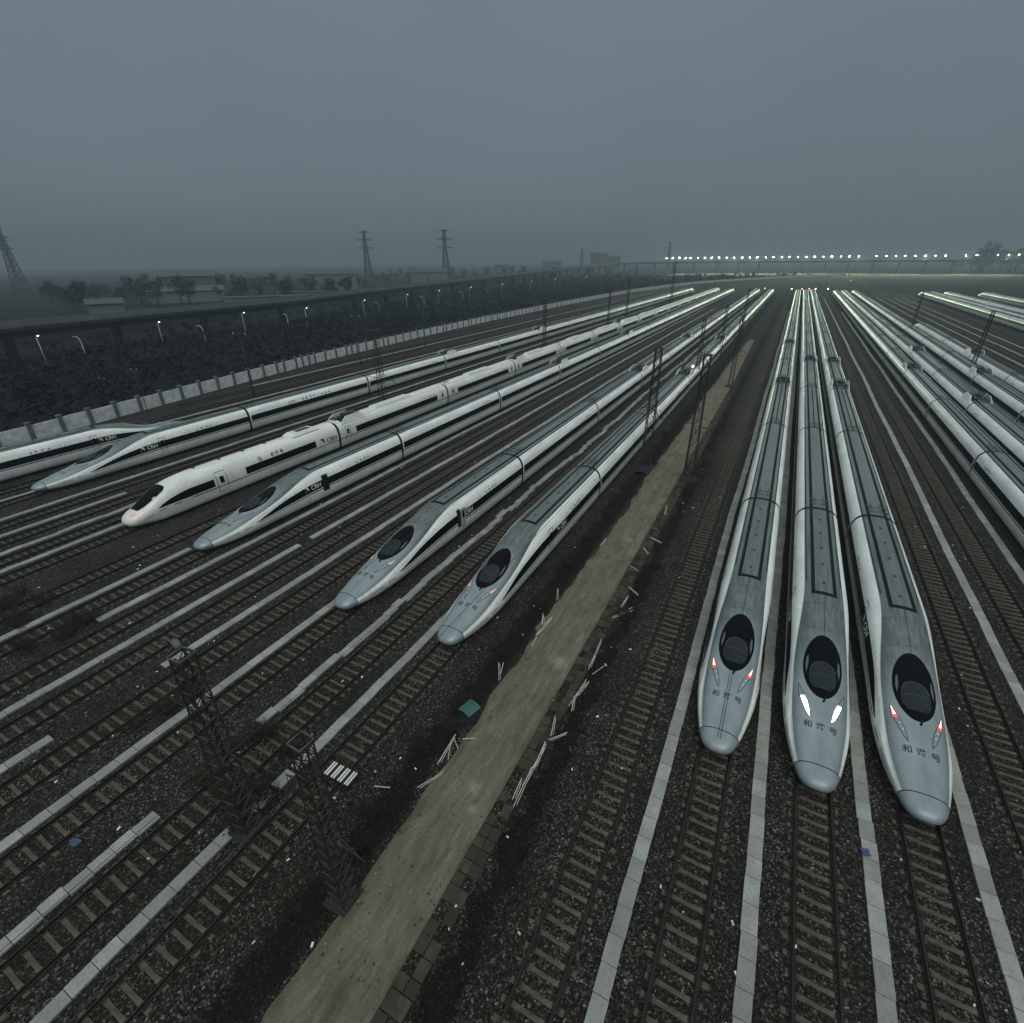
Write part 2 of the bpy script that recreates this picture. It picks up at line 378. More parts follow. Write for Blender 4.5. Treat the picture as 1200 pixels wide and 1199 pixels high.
# ------------------------------------------------------------------ railway tracks
SLP = None
def sleeper_mesh():
    b = MB(); L = 1.25
    prof = [(-L, .11, -.03), (-.98, .12, .03), (-.6, .115, .055), (-.25, .10, .045), (0, .10, .04), (.25, .10, .045), (.6, .115, .055), (.98, .12, .03), (L, .11, -.03)]
    rows = []
    for x, hw, z in prof: rows.append([(x, -hw, -.1), (x, -hw + .02, z), (x, hw - .02, z), (x, hw, -.1)])
    b.grid(rows, MAT['sleeper'], smooth=False)
    for x in (-.75, .75): b.box((x, 0, .065), (.3, .16, .03), MAT['rail'])
    return b
def build_track(cx, label, y0, y1, hide_from=None):
    """rails and sleepers; hide_from: the y where a parked train starts to cover it"""
    global SLP
    if SLP is None: SLP = sleeper_mesh().mesh('sleeper')
    t = thing('railway_track', label, 'railway track', (cx, 0, 0), 0, 'parallel tracks of the yard')
    for sx in (-.7525, .7525):
        r = MB(); ring = [(-.07, .055), (-.03, .075), (-.02, .17), (-.036, .18), (-.036, .21), (.036, .21), (.036, .18), (.02, .17), (.03, .075), (.07, .055)]
        r.grid([[(sx + a, y, b) for a, b in ring] for y in (y0, y1)], MAT['rail'], close=True, smooth=False)
        r.build('rail', t)
    ys = [y0 + .3 + .6 * i for i in range(int((min(y1, 430) - y0) / .6))]
    cand = [y for y in ys if in_frame((cx, y, 0)) and (hide_from is None or y < hide_from + .6)]
    own = set(cand[:100]); rest = MB(); pv = [tuple(v.co) for v in SLP.vertices]; pf = [tuple(p.vertices) for p in SLP.polygons]
    for y in ys:
        dy, dz = rnd.uniform(-.05, .05), rnd.uniform(-.03, .0)
        if y in own:
            o = bpy.data.objects.new('sleeper', SLP); COL.objects.link(o); o.parent = t; o.location = (rnd.uniform(-.04, .04), y + dy, dz); o.rotation_euler = (0, 0, rnd.uniform(-.02, .02))
        elif y < 260 or hide_from is None:
            rest.add([(a, b + y + dy, c + dz) for a, b, c in pv], pf, MAT['sleeper'])
    if rest.v: rest.build('sleepers', t, kind='stuff')
    return t

def build_strip(cx, label, runs, wd=.6, jit=.016):
    """cable trough with loose concrete cover slabs"""
    t = thing('cable_trough', label, 'cable trough', (cx, (runs[0][0] + runs[-1][1]) / 2, 0), 0, 'concrete cable troughs between the tracks') if len(runs) > 1 else None
    oy = (runs[0][0] + runs[-1][1]) / 2
    wob = rnd.uniform(0, 6)
    for y0, y1 in runs:
        b = MB(); y = y0; off = 0
        while y < y1:
            L = rnd.choice((.9, 1.0, 1.1)) if y < 200 else 4.0
            off = off * .8 + rnd.gauss(0, jit)
            if jit > .03 and rnd.random() < .3: off += rnd.choice((-1, 1)) * .16
            wv = .07 * math.sin(y * .11 + wob) if y < 200 else 0
            b.box((off + wv + (0 if t else cx), y + L / 2 - (oy if t else 0), .03 + rnd.uniform(-.008, .008)), (wd, L - .025, .14), MAT['slab'], rnd.uniform(-.01, .01))
            y += L
        if t: b.build('slab_run', t)
        else: o = b.build('cable_trough'); tag(o, label, 'cable trough', 'concrete cable troughs between the tracks')

# ------------------------------------------------------------------ trains
NP, NB, NF = 13, 9, 2
FULLP = [(0, 0), (.6, 0), (.84, 0), (.93, .05), (.985, .2), (1, .4), (.992, .56), (.945, .71), (.84, .845), (.66, .935), (.55, .96), (.4, .98), (.2, .996), (0, 1)]
NOSEP = [(0, 0), (.5, 0), (.76, 0), (.89, .06), (.97, .2), (1, .38), (1, .50), (.975, .60), (.89, .63), (.845, .71), (.76, .83), (.56, .93), (.28, .985), (0, 1)]
BULBP = [(0, 0), (.4, .015), (.66, .06), (.83, .14), (.94, .27), (.99, .40), (1, .5), (.99, .58), (.95, .66), (.89, .74), (.76, .85), (.56, .935), (.28, .985), (0, 1)]
MIDP = [(0, 0), (.5, 0), (.76, 0), (.9, .06), (.975, .2), (1, .33), (.965, .45), (.895, .58), (.865, .66), (.80, .725), (.71, .84), (.5, .935), (.26, .985), (0, 1)]
VELP = [(0, 0), (.6, 0), (.82, 0), (.91, .05), (.97, .2), (1, .38), (1, .50), (.97, .64), (.90, .76), (.78, .86), (.64, .925), (.45, .97), (.23, .995), (0, 1)]
def refine(pr, n=2):
    P = [(-pr[1][0], pr[1][1])] + list(pr) + [(-pr[-2][0], pr[-2][1])]; outp = []
    for i in range(1, len(P) - 2):
        p0, p1, p2, p3 = (np.array(P[k]) for k in (i - 1, i, i + 1, i + 2))
        for k in range(n):
            t = k / n; outp.append(.5 * (2 * p1 + (p2 - p0) * t + (2 * p0 - 5 * p1 + 4 * p2 - p3) * t * t + (3 * p1 - p0 - 3 * p2 + p3) * t ** 3))
    outp.append(np.array(pr[-1], float)); return np.array(outp)
FULLR, NOSER, BULBR, VELR, MIDR = refine(FULLP), refine(NOSEP), refine(BULBP), refine(VELP), refine(MIDP)
HW = 1.69
class Shape:
    def __init__(s, kind):
        s.kind = kind
        if kind == 'silver':
            s.w = pchip([0, .1, .3, .6, 1, 2, 3, 4, 5.5, 7, 30], [.22, .48, .70, .86, .99, 1.22, 1.41, 1.55, 1.66, HW, HW])
            s.t = pchip([0, .1, .3, .6, 1, 2, 3, 4, 5, 6, 7, 8, 9, 10, 11, 12, 13.5, 30], [.86, 1.0, 1.13, 1.24, 1.35, 1.54, 1.75, 1.97, 2.21, 2.46, 2.71, 2.96, 3.19, 3.40, 3.56, 3.67, 3.75, 3.75])
            s.b = pchip([0, .1, .3, .6, 1, 2, 30], [.72, .58, .46, .39, .34, .33, .33])
        elif kind == 'cream':
            s.w = pchip([0, .1, .3, .6, 1, 2, 3, 4, 5.5, 30], [.3, .62, .88, 1.08, 1.22, 1.44, 1.57, 1.65, HW, HW])
            s.t = pchip([0, .1, .3, .6, 1, 1.6, 2.4, 3.2, 4.0, 5.0, 6.5, 8, 30], [1.0, 1.2, 1.42, 1.62, 1.80, 2.06, 2.50, 2.95, 3.28, 3.54, 3.72, 3.78, 3.78])
            s.b = pchip([0, .1, .3, .6, 1, 2, 30], [.8, .62, .48, .38, .33, .33, .33])
        else:
            s.w = lambda y: HW; s.t = (lambda y: 3.75) if kind == 'car' else (lambda y: 3.78); s.b = lambda y: .33
    def sec(s, y):
        wv, tv, bv = s.w(y), s.t(y), s.b(y)
        if s.kind == 'silver':
            a = sstep(7.0, 14.0, y); c = sstep(.7, 2.6, y); e_ = sstep(2.2, 6.0, y); pr = ((BULBR * (1 - c) + NOSER * c) * (1 - e_) + MIDR * e_) * (1 - a) + FULLR * a
        elif s.kind == 'cream':
            a = sstep(.5, 3, y); pr = BULBR * (1 - a) + VELR * a
        elif s.kind == 'car': pr = FULLR
        else: pr = VELR
        return np.stack([pr[:, 0] * wv, bv + pr[:, 1] * (tv - bv)], 1)
    def top(s, y, x):
        q = s.sec(y)[NF * 7:][::-1]; return float(np.interp(abs(x), q[:, 0], q[:, 1]))
    def side(s, y, z):
        q = s.sec(y)[NF * 3:]; return float(np.interp(z, q[:, 1], q[:, 0]))
SH = {k: Shape(k) for k in ('silver', 'cream', 'car', 'cream_car')}

def body(sh, ys, side_m, roof_m, cap_front=False, cap_back=True):
    b = MB(); rows = []
    for y in ys:
        q = sh.sec(y); rows.append([(x, y, z) for x, z in q] + [(-x, y, z) for x, z in q[-2:0:-1]])
    n = len(FULLR); nb = NB * NF; nc = len(rows[0])
    def mf(i, j):
        jj = j if j < n - 1 else nc - 1 - j
        return roof_m if jj >= nb else side_m
    rows = [r[::-1] for r in rows]
    def mf2(i, j): return mf(i, nc - 2 - j if j < nc - 1 else nc - 1)
    b.grid(rows, side_m, close=True, mfun=mf2)
    for fl, r_, fw in ((cap_front, rows[0], 1), (cap_back, rows[-1], -1)):
        if fl:
            c = np.mean(np.array(r_), 0); vs = [tuple(c)] + list(r_); k = len(r_)
            b.add(vs, [((0, i + 1, (i + 1) % k + 1) if fw < 0 else (0, (i + 1) % k + 1, i + 1)) for i in range(k)], side_m, fw > 0)
    return b
def side_ribbon(sh, segs, m, off=.010, sides=(1, -1)):
    """segs: list of (y, z_low, z_high)"""
    outp = []
    for sg in sides:
        b = MB(); rows = []
        for y, z0, z1 in segs:
            nzz = 5; rows.append([(sg * (sh.side(y, z0 + (z1 - z0) * k / nzz) + off), y, z0 + (z1 - z0) * k / nzz) for k in range(nzz + 1)])
        if sg < 0: rows = [r_[::-1] for r_ in rows]
        b.grid([r_[::-1] for r_ in rows], m); outp.append(b)
    return outp
def ys_range(a, b, st): 
    n = max(1, int(math.ceil((b - a) / st))); return [a + (b - a) * i / n for i in range(n + 1)]
def top_ribbon(sh, x0, x1, y0, y1, m, off=.008, b=None, st=.8):
    b = b or MB(); rows = []
    for y in ys_range(y0, y1, st): n_ = max(2, int(abs(x1 - x0) / .12)); rows.append([(x0 + (x1 - x0) * k / n_, y, sh.top(y, x0 + (x1 - x0) * k / n_) + off) for k in range(n_ + 1)])
    return b.grid(rows, m)
def text_mesh(s, size):
    c = bpy.data.curves.new('lettering', 'FONT'); c.body = s; c.size = size; c.resolution_u = 2; c.offset = size * .012
    o = bpy.data.objects.new('lettering', c); COL.objects.link(o); bpy.context.view_layer.update()
    me = bpy.data.meshes.new_from_object(o); vs = [(v.co.x, v.co.y) for v in me.vertices]; fs = [tuple(p.vertices) for p in me.polygons]
    bpy.data.objects.remove(o); bpy.data.curves.remove(c); bpy.data.meshes.remove(me); return vs, fs
TXT = {}
def text(s, size):
    if (s, size) not in TXT: TXT[(s, size)] = text_mesh(s, size)
    return TXT[(s, size)]
def side_text(b, sh, s, size, yc, zc, m, sg, off=.02):
    vs, fs = text(s, size); x0, x1 = min(v[0] for v in vs), max(v[0] for v in vs); mid = (x0 + x1) / 2
    P = []
    for u, v in vs:
        y = yc + sg * (u - mid); z = zc + v; P.append((sg * (sh.side(y, z) + off), y, z))
    b.add(P, fs, m)
def side_logo(b, sh, r, yc, zc, m, sg, off=.02):
    for k in range(3):
        rows = []; rr = r * (1 - .3 * k); a0, a1 = 2.6 - .5 * k, -.9 + .35 * k
        for i in range(9):
            t = a0 + (a1 - a0) * i / 8; wd = r * .13 * math.sin(PI * (i + .6) / 9.2)
            rows.append([(rr - wd, t), (rr + wd, t)])
        b.grid([[(sg * (sh.side(yc, zc + q * math.sin(t)) + off), yc + sg * q * math.cos(t), zc + q * math.sin(t)) for q, t in r_] for r_ in rows], m, smooth=False)
    b.grid([[(sg * (sh.side(yc, z) + off), yc + sg * (y + d_), z) for d_ in (-.06 * r, .06 * r)] for y, z in ((-r * .9, zc - r), (-.3 * r, zc - .2 * r), (r * .3, zc + .1 * r))], m, smooth=False)
def smudges(b, sh, y0, n, z, m, sg, gap=.45, seed=0, sz=.3):
    """short lettering too small to read"""
    rr = random.Random(seed); y = y0
    for k in range(n):
        for q in range(4):
            yy = y + rr.uniform(0, sz * .8); zz = z + rr.uniform(-sz / 2, sz / 2); a, c = rr.uniform(.08, .24) * sz / .3, rr.uniform(.05, .12) * sz / .3
            P = [(sg * (sh.side(yy, zz + dz) + .018), yy + dy, zz + dz) for dy, dz in ((0, 0), (a, 0), (a, c), (0, c))]
            b.add(P, [(0, 1, 2, 3)], m)
        y += gap

HEADL, CARL, PITCH = 27.1, 26.4, 26.6
def teardrop(sh, pts, m, sg, b=None, off=.014):
    """pts: rows (y, x_inner, x_outer)"""
    b = b or MB(); rows = []
    for y, xi, xo in pts: rows.append([(sg * (xi + (xo - xi) * k / 3), y, sh.top(y, xi + (xo - xi) * k / 3) + off) for k in range(4)])
    if sg > 0: rows = [r_ for r_ in rows]
    else: rows = [r_[::-1] for r_ in rows]
    return b.grid(rows, m)
LOWER = [(3.55, .50, .52), (3.8, .52, .66), (4.1, .57, .78), (4.45, .66, .90), (4.75, .78, .99)]
UPPER = [(4.80, .80, 1.04), (5.05, .91, 1.08), (5.3, 1.0, 1.10), (5.55, 1.09, 1.11)]

def make_head(lamps, door, crh_y, name='head_car', seamline=False):
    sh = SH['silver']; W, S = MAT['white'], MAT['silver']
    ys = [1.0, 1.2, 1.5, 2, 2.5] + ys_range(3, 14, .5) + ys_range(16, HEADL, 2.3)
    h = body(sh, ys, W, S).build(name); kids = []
    def part(b, n, lab=None):
        o = b.build(n); o.parent = h; kids.append(o)
        if lab: o['label'] = lab
        return o
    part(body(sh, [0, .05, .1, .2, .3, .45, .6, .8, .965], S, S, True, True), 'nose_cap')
    rg = body(sh, [.96, 1.005], MAT['seam'], MAT['seam'], False, False)
    for i, v in enumerate(rg.v): rg.v[i] = (v[0] * 1.006, v[1], v[2] + (v[2] - .8) * .008)
    part(rg, 'nose_seam')
    # windscreen
    sc_, a, bb = 6.95, 2.15, .97; g = MB(); rows = []
    for k in range(9):
        r_ = 1 - k / 8; rows.append([(bb * r_ * math.cos(2 * PI * j / 40), sc_ + a * r_ * math.sin(2 * PI * j / 40), 0) for j in range(40)])
    rows = [[(x, y, sh.top(y, x) + .012 + .05 * (1 - (x / bb) ** 2 - ((y - sc_) / a) ** 2)) for x, y, _ in r_] for r_ in rows]
    g.grid(rows, MAT['glass'], close=True); part(g, 'windscreen')
    d = MB(); rows = []
    for t_, hw in ((5.35, .40), (5.7, .62), (6.2, .68), (6.7, .60), (7.0, .44), (7.08, .34)):
        rows.append([(hw * u, t_, sh.top(t_, hw * u) + .075 - .02 * abs(u)) for u in (-1, -.5, 0, .5, 1)])
    d.grid(rows, MAT['dash'])
    d.path([(hw, t_, sh.top(t_, hw) + .085) for t_, hw in ((6.5, -.62), (6.9, -.48), (7.08, -.2), (7.1, 0), (7.08, .2), (6.9, .48), (6.5, .62))], .014, MAT['pillar'], 4)
    d.path([(hw, t_, sh.top(t_, hw) + .08) for t_, hw in ((6.25, -.55), (6.3, 0), (6.25, .55))], .01, MAT['pillar'], 4)
    for sg in (-1, 1):
        q = [(sg * x_, y_, sh.top(y_, x_) + .05) for x_, y_ in ((.80, 6.3), (.86, 6.8), (.82, 7.35), (.74, 7.5), (.72, 6.9))]
        d.add(q if sg > 0 else q[::-1], [(0, 1, 2, 3, 4)], MAT['pillar'])
    part(d, 'dashboard')
    d = MB(); d.bar((.12, 4.75, sh.top(4.75, .12) + .04), (.42, 5.6, sh.top(5.6, .42) + .09), .018, MAT['seam'], 4); d.bar((.08, 4.6, sh.top(4.6, .1) + .03), (.16, 4.85, sh.top(4.85, .1) + .04), .05, MAT['seam'], 5); part(d, 'wiper')
    d = MB()
    for yy in (9.6, 11.9): top_ribbon(sh, -1.3 if yy < 11 else -1.2, 1.3 if yy < 11 else 1.2, yy, yy + .02, MAT['seam'], .004, d, .1)
    top_ribbon(sh, -.012, .012, 9.2, 12.8, MAT['seam'], .004, d, .3)
    part(d, 'bonnet_joint')
    if seamline:
        d = MB()
        for sx in (-1, 1): top_ribbon(sh, sx * .05, sx * .075, .5, 4.8, MAT['seam'], .016, d, .12)
        part(d, 'centre_cable')
    # lamps
    for sg in (1, -1):
        if lamps == 'white':
            b = teardrop(sh, LOWER, MAT['head'], sg); teardrop(sh, UPPER, MAT['lampglass'], sg, b)
        else:
            b = teardrop(sh, LOWER, MAT['lampglass'], sg); teardrop(sh, UPPER, MAT[lamps] if lamps else MAT['lampglass'], sg, b)
            if lamps == 'red': teardrop(sh, [(4.98, .90, 1.03), (5.15, .965, 1.05), (5.35, 1.03, 1.07), (5.52, 1.085, 1.095)], MAT['hot'], sg, b, .022)
            if lamps: 
                for yy, xx in ((4.15, .68), (4.5, .79)): b.ball((sg * xx, yy, sh.top(yy, xx) + .02), .05, MAT['wlet'], 4)
        ol = [(y, xi) for y, xi, xo in LOWER] + [(y, xi) for y, xi, xo in UPPER] + [(y, xo) for y, xi, xo in UPPER[::-1]] + [(y, xo) for y, xi, xo in LOWER[::-1]]; ol.append(ol[0])
        b.path([(sg * x_, y_, sh.top(y_, x_) + .014) for y_, x_ in ol], .013, MAT['seam'], 4)
        part(b, 'headlight')
    # black window band tapering to the nose, thin stripe below it
    segs = [(5.2, 1.22, 1.26), (6, 1.27, 1.42), (7, 1.35, 1.66), (8, 1.43, 1.88), (9, 1.51, 2.07), (10, 1.58, 2.22), (11, 1.64, 2.35), (12, 1.68, 2.45), (13, 1.7, 2.5)] + [(y, 1.7, 2.5) for y in ys_range(14, HEADL, 3)]
    for b in side_ribbon(sh, segs, MAT['band']): part(b, 'window_band')
    segs = [(2.2, .86, .88), (3, .93, .98), (4.2, 1.02, 1.08), (6, 1.13, 1.19), (8, 1.28, 1.34), (10, 1.40, 1.48), (12, 1.48, 1.58)] + [(y, 1.49, 1.6) for y in ys_range(13, HEADL, 3)]
    for b in side_ribbon(sh, segs, MAT['seam']): part(b, 'side_stripe')
    # dark roof seams
    b = MB()
    for sx in (-1, 1): top_ribbon(sh, sx * .52, sx * .74, 12.9, HEADL, MAT['seam'], .008, b); top_ribbon(sh, sx * 1.0, sx * 1.05, 14.5, HEADL, MAT['seam'], .008, b)
    top_ribbon(sh, -.52, .52, 12.9, 13.25, MAT['seam'], .010, b, .1)
    part(b, 'roof_seam')
    b = MB()
    for yy in (14.4, 17, 19.6, 22.2, 24.8): b.box((0, yy, 3.77), (.16, .22, .06), MAT['gear'])
    part(b, 'roof_vent')
    # writing
    b = MB()
    for ch, xc in (('和', -.58), ('谐', 0), ('号', .58)):
        vs, fs = text(ch, .42); m0 = (min(v[0] for v in vs) + max(v[0] for v in vs)) / 2
        b.add([(xc + u - m0, 2.95 + v, sh.top(2.95 + v, xc + u - m0) + .012) for u, v in vs], fs, MAT['ink'])
    part(b, 'nose_lettering')
    for sg in (1, -1):
        b = MB(); side_text(b, sh, 'CRH', .68, crh_y + sg * .3, 1.9, MAT['wlet'], sg); side_logo(b, sh, .27, crh_y - sg * .95, 2.1, MAT['wlet'], sg)
        part(b, 'side_lettering'); b = MB()
        smudges(b, sh, 17.2, 2, 2.68, MAT['ink'], sg, .5, 3, .16); smudges(b, sh, 18.9, 4, 2.70, MAT['ink'], sg, .62, 4, .24)
        part(b, 'small_lettering')
    # doors
    for sg in (1, -1):
        dy = 14.05; b = MB()
        z0, z1, hw = 1.15, 2.95, .42
        if door == 'open':
            for o in side_ribbon(sh, [(dy - hw, z0, z1), (dy + hw, z0, z1)], MAT['seam'], .016, (sg,)): b = o
        elif door == 'plug':
            for o in side_ribbon(sh, [(dy - hw, z0, z1), (dy - hw + .55, z0, z1)], MAT['seam'], .016, (sg,)): b = o
            y_a, y_b = dy + .0, dy + .75
            xm = HW + .10
            for yy in (y_a,):
                b.box((sg * xm, (y_a + y_b) / 2, (z0 + z1) / 2), (.07, y_b - y_a, z1 - z0), MAT['doorp']); b.box((sg * (xm + .04), (y_a + y_b) / 2, 2.35), (.012, .34, .7), MAT['glass'])
        else:
            f = []
            for sgm in ([(dy - hw, z0, z1), (dy - hw + .05, z0, z1)], [(dy + hw - .05, z0, z1), (dy + hw, z0, z1)], [(dy - hw + .05, z1 - .05, z1), (dy + hw - .05, z1 - .05, z1)], [(dy - hw + .05, z0, z0 + .05), (dy + hw - .05, z0, z0 + .05)]):
                f += side_ribbon(sh, sgm, MAT['ink'], .016, (sg,))
            f += side_ribbon(sh, [(dy - hw + .12, 2.52, 2.85), (dy + hw - .12, 2.52, 2.85)], W, .016, (sg,))
            f += side_ribbon(sh, [(dy - .16, 2.05, 2.6), (dy + .16, 2.05, 2.6)], MAT['glass'], .021, (sg,))
            b = MB()
            for o in f: b.grid([[o.v[0]]], MAT['ink']) if False else [b.add(o.v, o.f, o.mats[0])]
        part(b, 'cab_door', {'open': 'cab door standing open, a dark gap', 'plug': 'cab door panel swung out and standing open'}.get(door))
    add_running_gear(h, kids, HEADL, (6.5, 22.5))
    KIDS[h.name] = kids
    return h
def add_running_gear(h, kids, L, yb):
    for y in yb:
        b = MB(); b.box((0, y, .42), (2.2, 3.4, .34), MAT['under'])
        for dy in (-1.25, 1.25):
            for sx in (-.75, .75): b.bar((sx - .06, y + dy, .62), (sx + .06, y + dy, .62), .43, MAT['under'], 12)
        o = b.build('bogie'); o.parent = h; kids.append(o)
    b = body(SH['car'] if abs(L - CARL) < .01 else SH['car'], [L - .12, L + .24], MAT['seam'], MAT['seam'], False, False)
    for i, v in enumerate(b.v): b.v[i] = (v[0] * 1.004, v[1], v[2] + (v[2] - 2) * .004 + .012)
    b.box((0, L + .1, 1.9), (2.6, .4, 2.9), MAT['under'])
    o = b.build('gangway'); o.parent = h; kids.append(o)

def panto_bits():
    """a lowered pantograph between its two side shields"""
    p = MB(); g = MAT['gear']
    for sx in (-.5, .5):
        for dy in (-.7, .7): p.bar((sx, dy, 3.72), (sx, dy, 4.02), .07, MAT['porcelain'], 6)
        p.bar((sx, -.8, 4.05), (sx, .8, 4.05), .05, g)
    for dy in (-.7, .7): p.bar((-.6, dy, 4.05), (.6, dy, 4.05), .05, g)
    p.bar((0, .6, 4.08), (0, -1.1, 4.32), .07, g); p.bar((0, -1.1, 4.32), (-.1, .5, 4.5), .05, g); p.bar((0, -1.1, 4.32), (.1, .5, 4.5), .05, g)
    for dy in (.4, .62): p.path([(-.95, dy, 4.42), (-.6, dy, 4.53), (.6, dy, 4.53), (.95, dy, 4.42)], .035, g)
    p.box((0, .1, 3.775), (2.0, 4.4, .06), MAT['seam']); p.box((.0, 1.5, 3.93), (1.5, .9, .34), g); p.box((-.3, -1.7, 3.86), (.8, .6, .26), g)
    s = []
    for sg in (-1, 1):
        f = MB(); pr = [(-2.4, 3.42), (-1.7, 4.0), (-1.2, 4.25), (1.3, 4.25), (1.8, 4.0), (2.4, 3.42)]
        rows = [[(sg * (1.33 - (z - 3.4) * .16) + o_, y, z) for o_ in (-.03, .03)] for y, z in pr] 
        base = [[(sg * 1.36 + o_, y, 3.3) for o_ in (-.03, .03)] for y, z in pr]
        for a_, c_ in zip(range(len(pr) - 1), range(1, len(pr))):
            q = [base[a_][0], base[c_][0], rows[c_][0], rows[a_][0], base[a_][1], base[c_][1], rows[c_][1], rows[a_][1]]
            f.add(q, [(0, 1, 2, 3), (7, 6, 5, 4), (3, 2, 6, 7), (0, 4, 5, 1), (0, 3, 7, 4), (1, 5, 6, 2)], MAT['white'])
        s.append(f)
    return p, s

def make_car(kind='car', far=False, panto=False, cctv=False, seed=0, name='passenger_car'):
    sh = SH[kind]; W = MAT['white'] if kind == 'car' else MAT['cream']; S = MAT['roof'] if kind == 'car' else MAT['cream']
    h = body(sh, ys_range(0, CARL, 8.8), W, S, True, True).build(name); kids = []
    def part(b, n, lab=None):
        o = b.build(n); o.parent = h; kids.append(o)
        if lab: o['label'] = lab
    if kind == 'car':
        for b in side_ribbon(sh, [(y, 1.7, 2.5) for y in ys_range(.25, CARL - .25, 6)], MAT['band']): part(b, 'window_band')
    else:
        for b in side_ribbon(sh, [(y, 1.72, 2.55) for y in ys_range(3.2, CARL - 3.2, 6)], MAT['band']): part(b, 'window_band')
    b = MB()
    if kind == 'car':
        for sx in (-1, 1):
            top_ribbon(sh, sx * .50, sx * .74, 0, CARL, MAT['seam'], .008, b, 4); top_ribbon(sh, sx * 1.0, sx * 1.07, 0, CARL, MAT['seam'], .008, b, 4)
        if seed % 2: top_ribbon(sh, -.07, .07, 0, CARL, MAT['seam'], .008, b, 4)
    else:
        for sx in (-1, 1): top_ribbon(sh, sx * .95, sx * 1.0, 0, CARL, MAT['steel2'], .008, b, 4)
    part(b, 'roof_seam')
    if not far:
        for b in side_ribbon(sh, [(y, 1.49, 1.6) for y in ys_range(0, CARL, 6)], MAT['seam']): part(b, 'side_stripe')
        b = MB()
        for yy in (.5, 1.5): b.path([(-.75, yy, 3.78), (-.75, yy, 3.9), (.75, yy, 3.9), (.75, yy, 3.78)], .035, MAT['gear'])
        for sx in (-.35, .35): b.bar((sx, .5, 3.88), (sx, 2.4, 3.88), .035, MAT['gear'])
        part(b, 'roof_pipes')
        for sg in (1, -1):
            b = MB()
            if cctv:
                side_text(b, sh, 'CCTV', .56, 8.2 if sg > 0 else 15.5, 2.62, MAT['ink'], sg); part(b, 'company_lettering'); b = MB(); smudges(b, sh, 10.3 if sg > 0 else 11.4, 4, 2.78, MAT['ink'], sg, .8, 8, .40); part(b, 'slogan_lettering'); b = MB(); smudges(b, sh, 14.6 if sg > 0 else 7.6, 3, 2.78, MAT['ink'], sg, .8, 9, .40)
            else:
                smudges(b, sh, 21.0, 5, 2.72, MAT['ink'], sg, .5, 11 + seed, .26)
            part(b, 'side_lettering')
        if kind == 'cream_car':
            for sg in (1, -1):
                for dy in (1.6, CARL - 1.6):
                    b = MB()
                    for seg in ([(dy - .5, 1.1, 3.0), (dy - .45, 1.1, 3.0)], [(dy + .45, 1.1, 3.0), (dy + .5, 1.1, 3.0)], [(dy - .45, 2.95, 3.0), (dy + .45, 2.95, 3.0)]):
                        for o in side_ribbon(sh, seg, MAT['ink'], .012, (sg,)): b.add(o.v, o.f, MAT['ink'])
                    for o in side_ribbon(sh, [(dy - .2, 1.9, 2.6), (dy + .2, 1.9, 2.6)], MAT['glass'], .012, (sg,)): b.add(o.v, o.f, MAT['glass'])
                    part(b, 'car_door')
            b = MB(); b.box((0, 13, 3.82), (1.5, 8.5, .14), MAT['cream'], 0, (.9, .96)); part(b, 'roof_unit')
    add_running_gear(h, kids, CARL, (4, 22.4))
    if panto:
        p, ss = panto_bits(); o = p.build('pantograph'); o.parent = h; o.location = (0, 3.2, 0); kids.append(o)
        for f in ss: q = f.build('pantograph_shield'); q.parent = h; q.location = (0, 3.2, 0); kids.append(q)
    KIDS[h.name] = kids
    return h

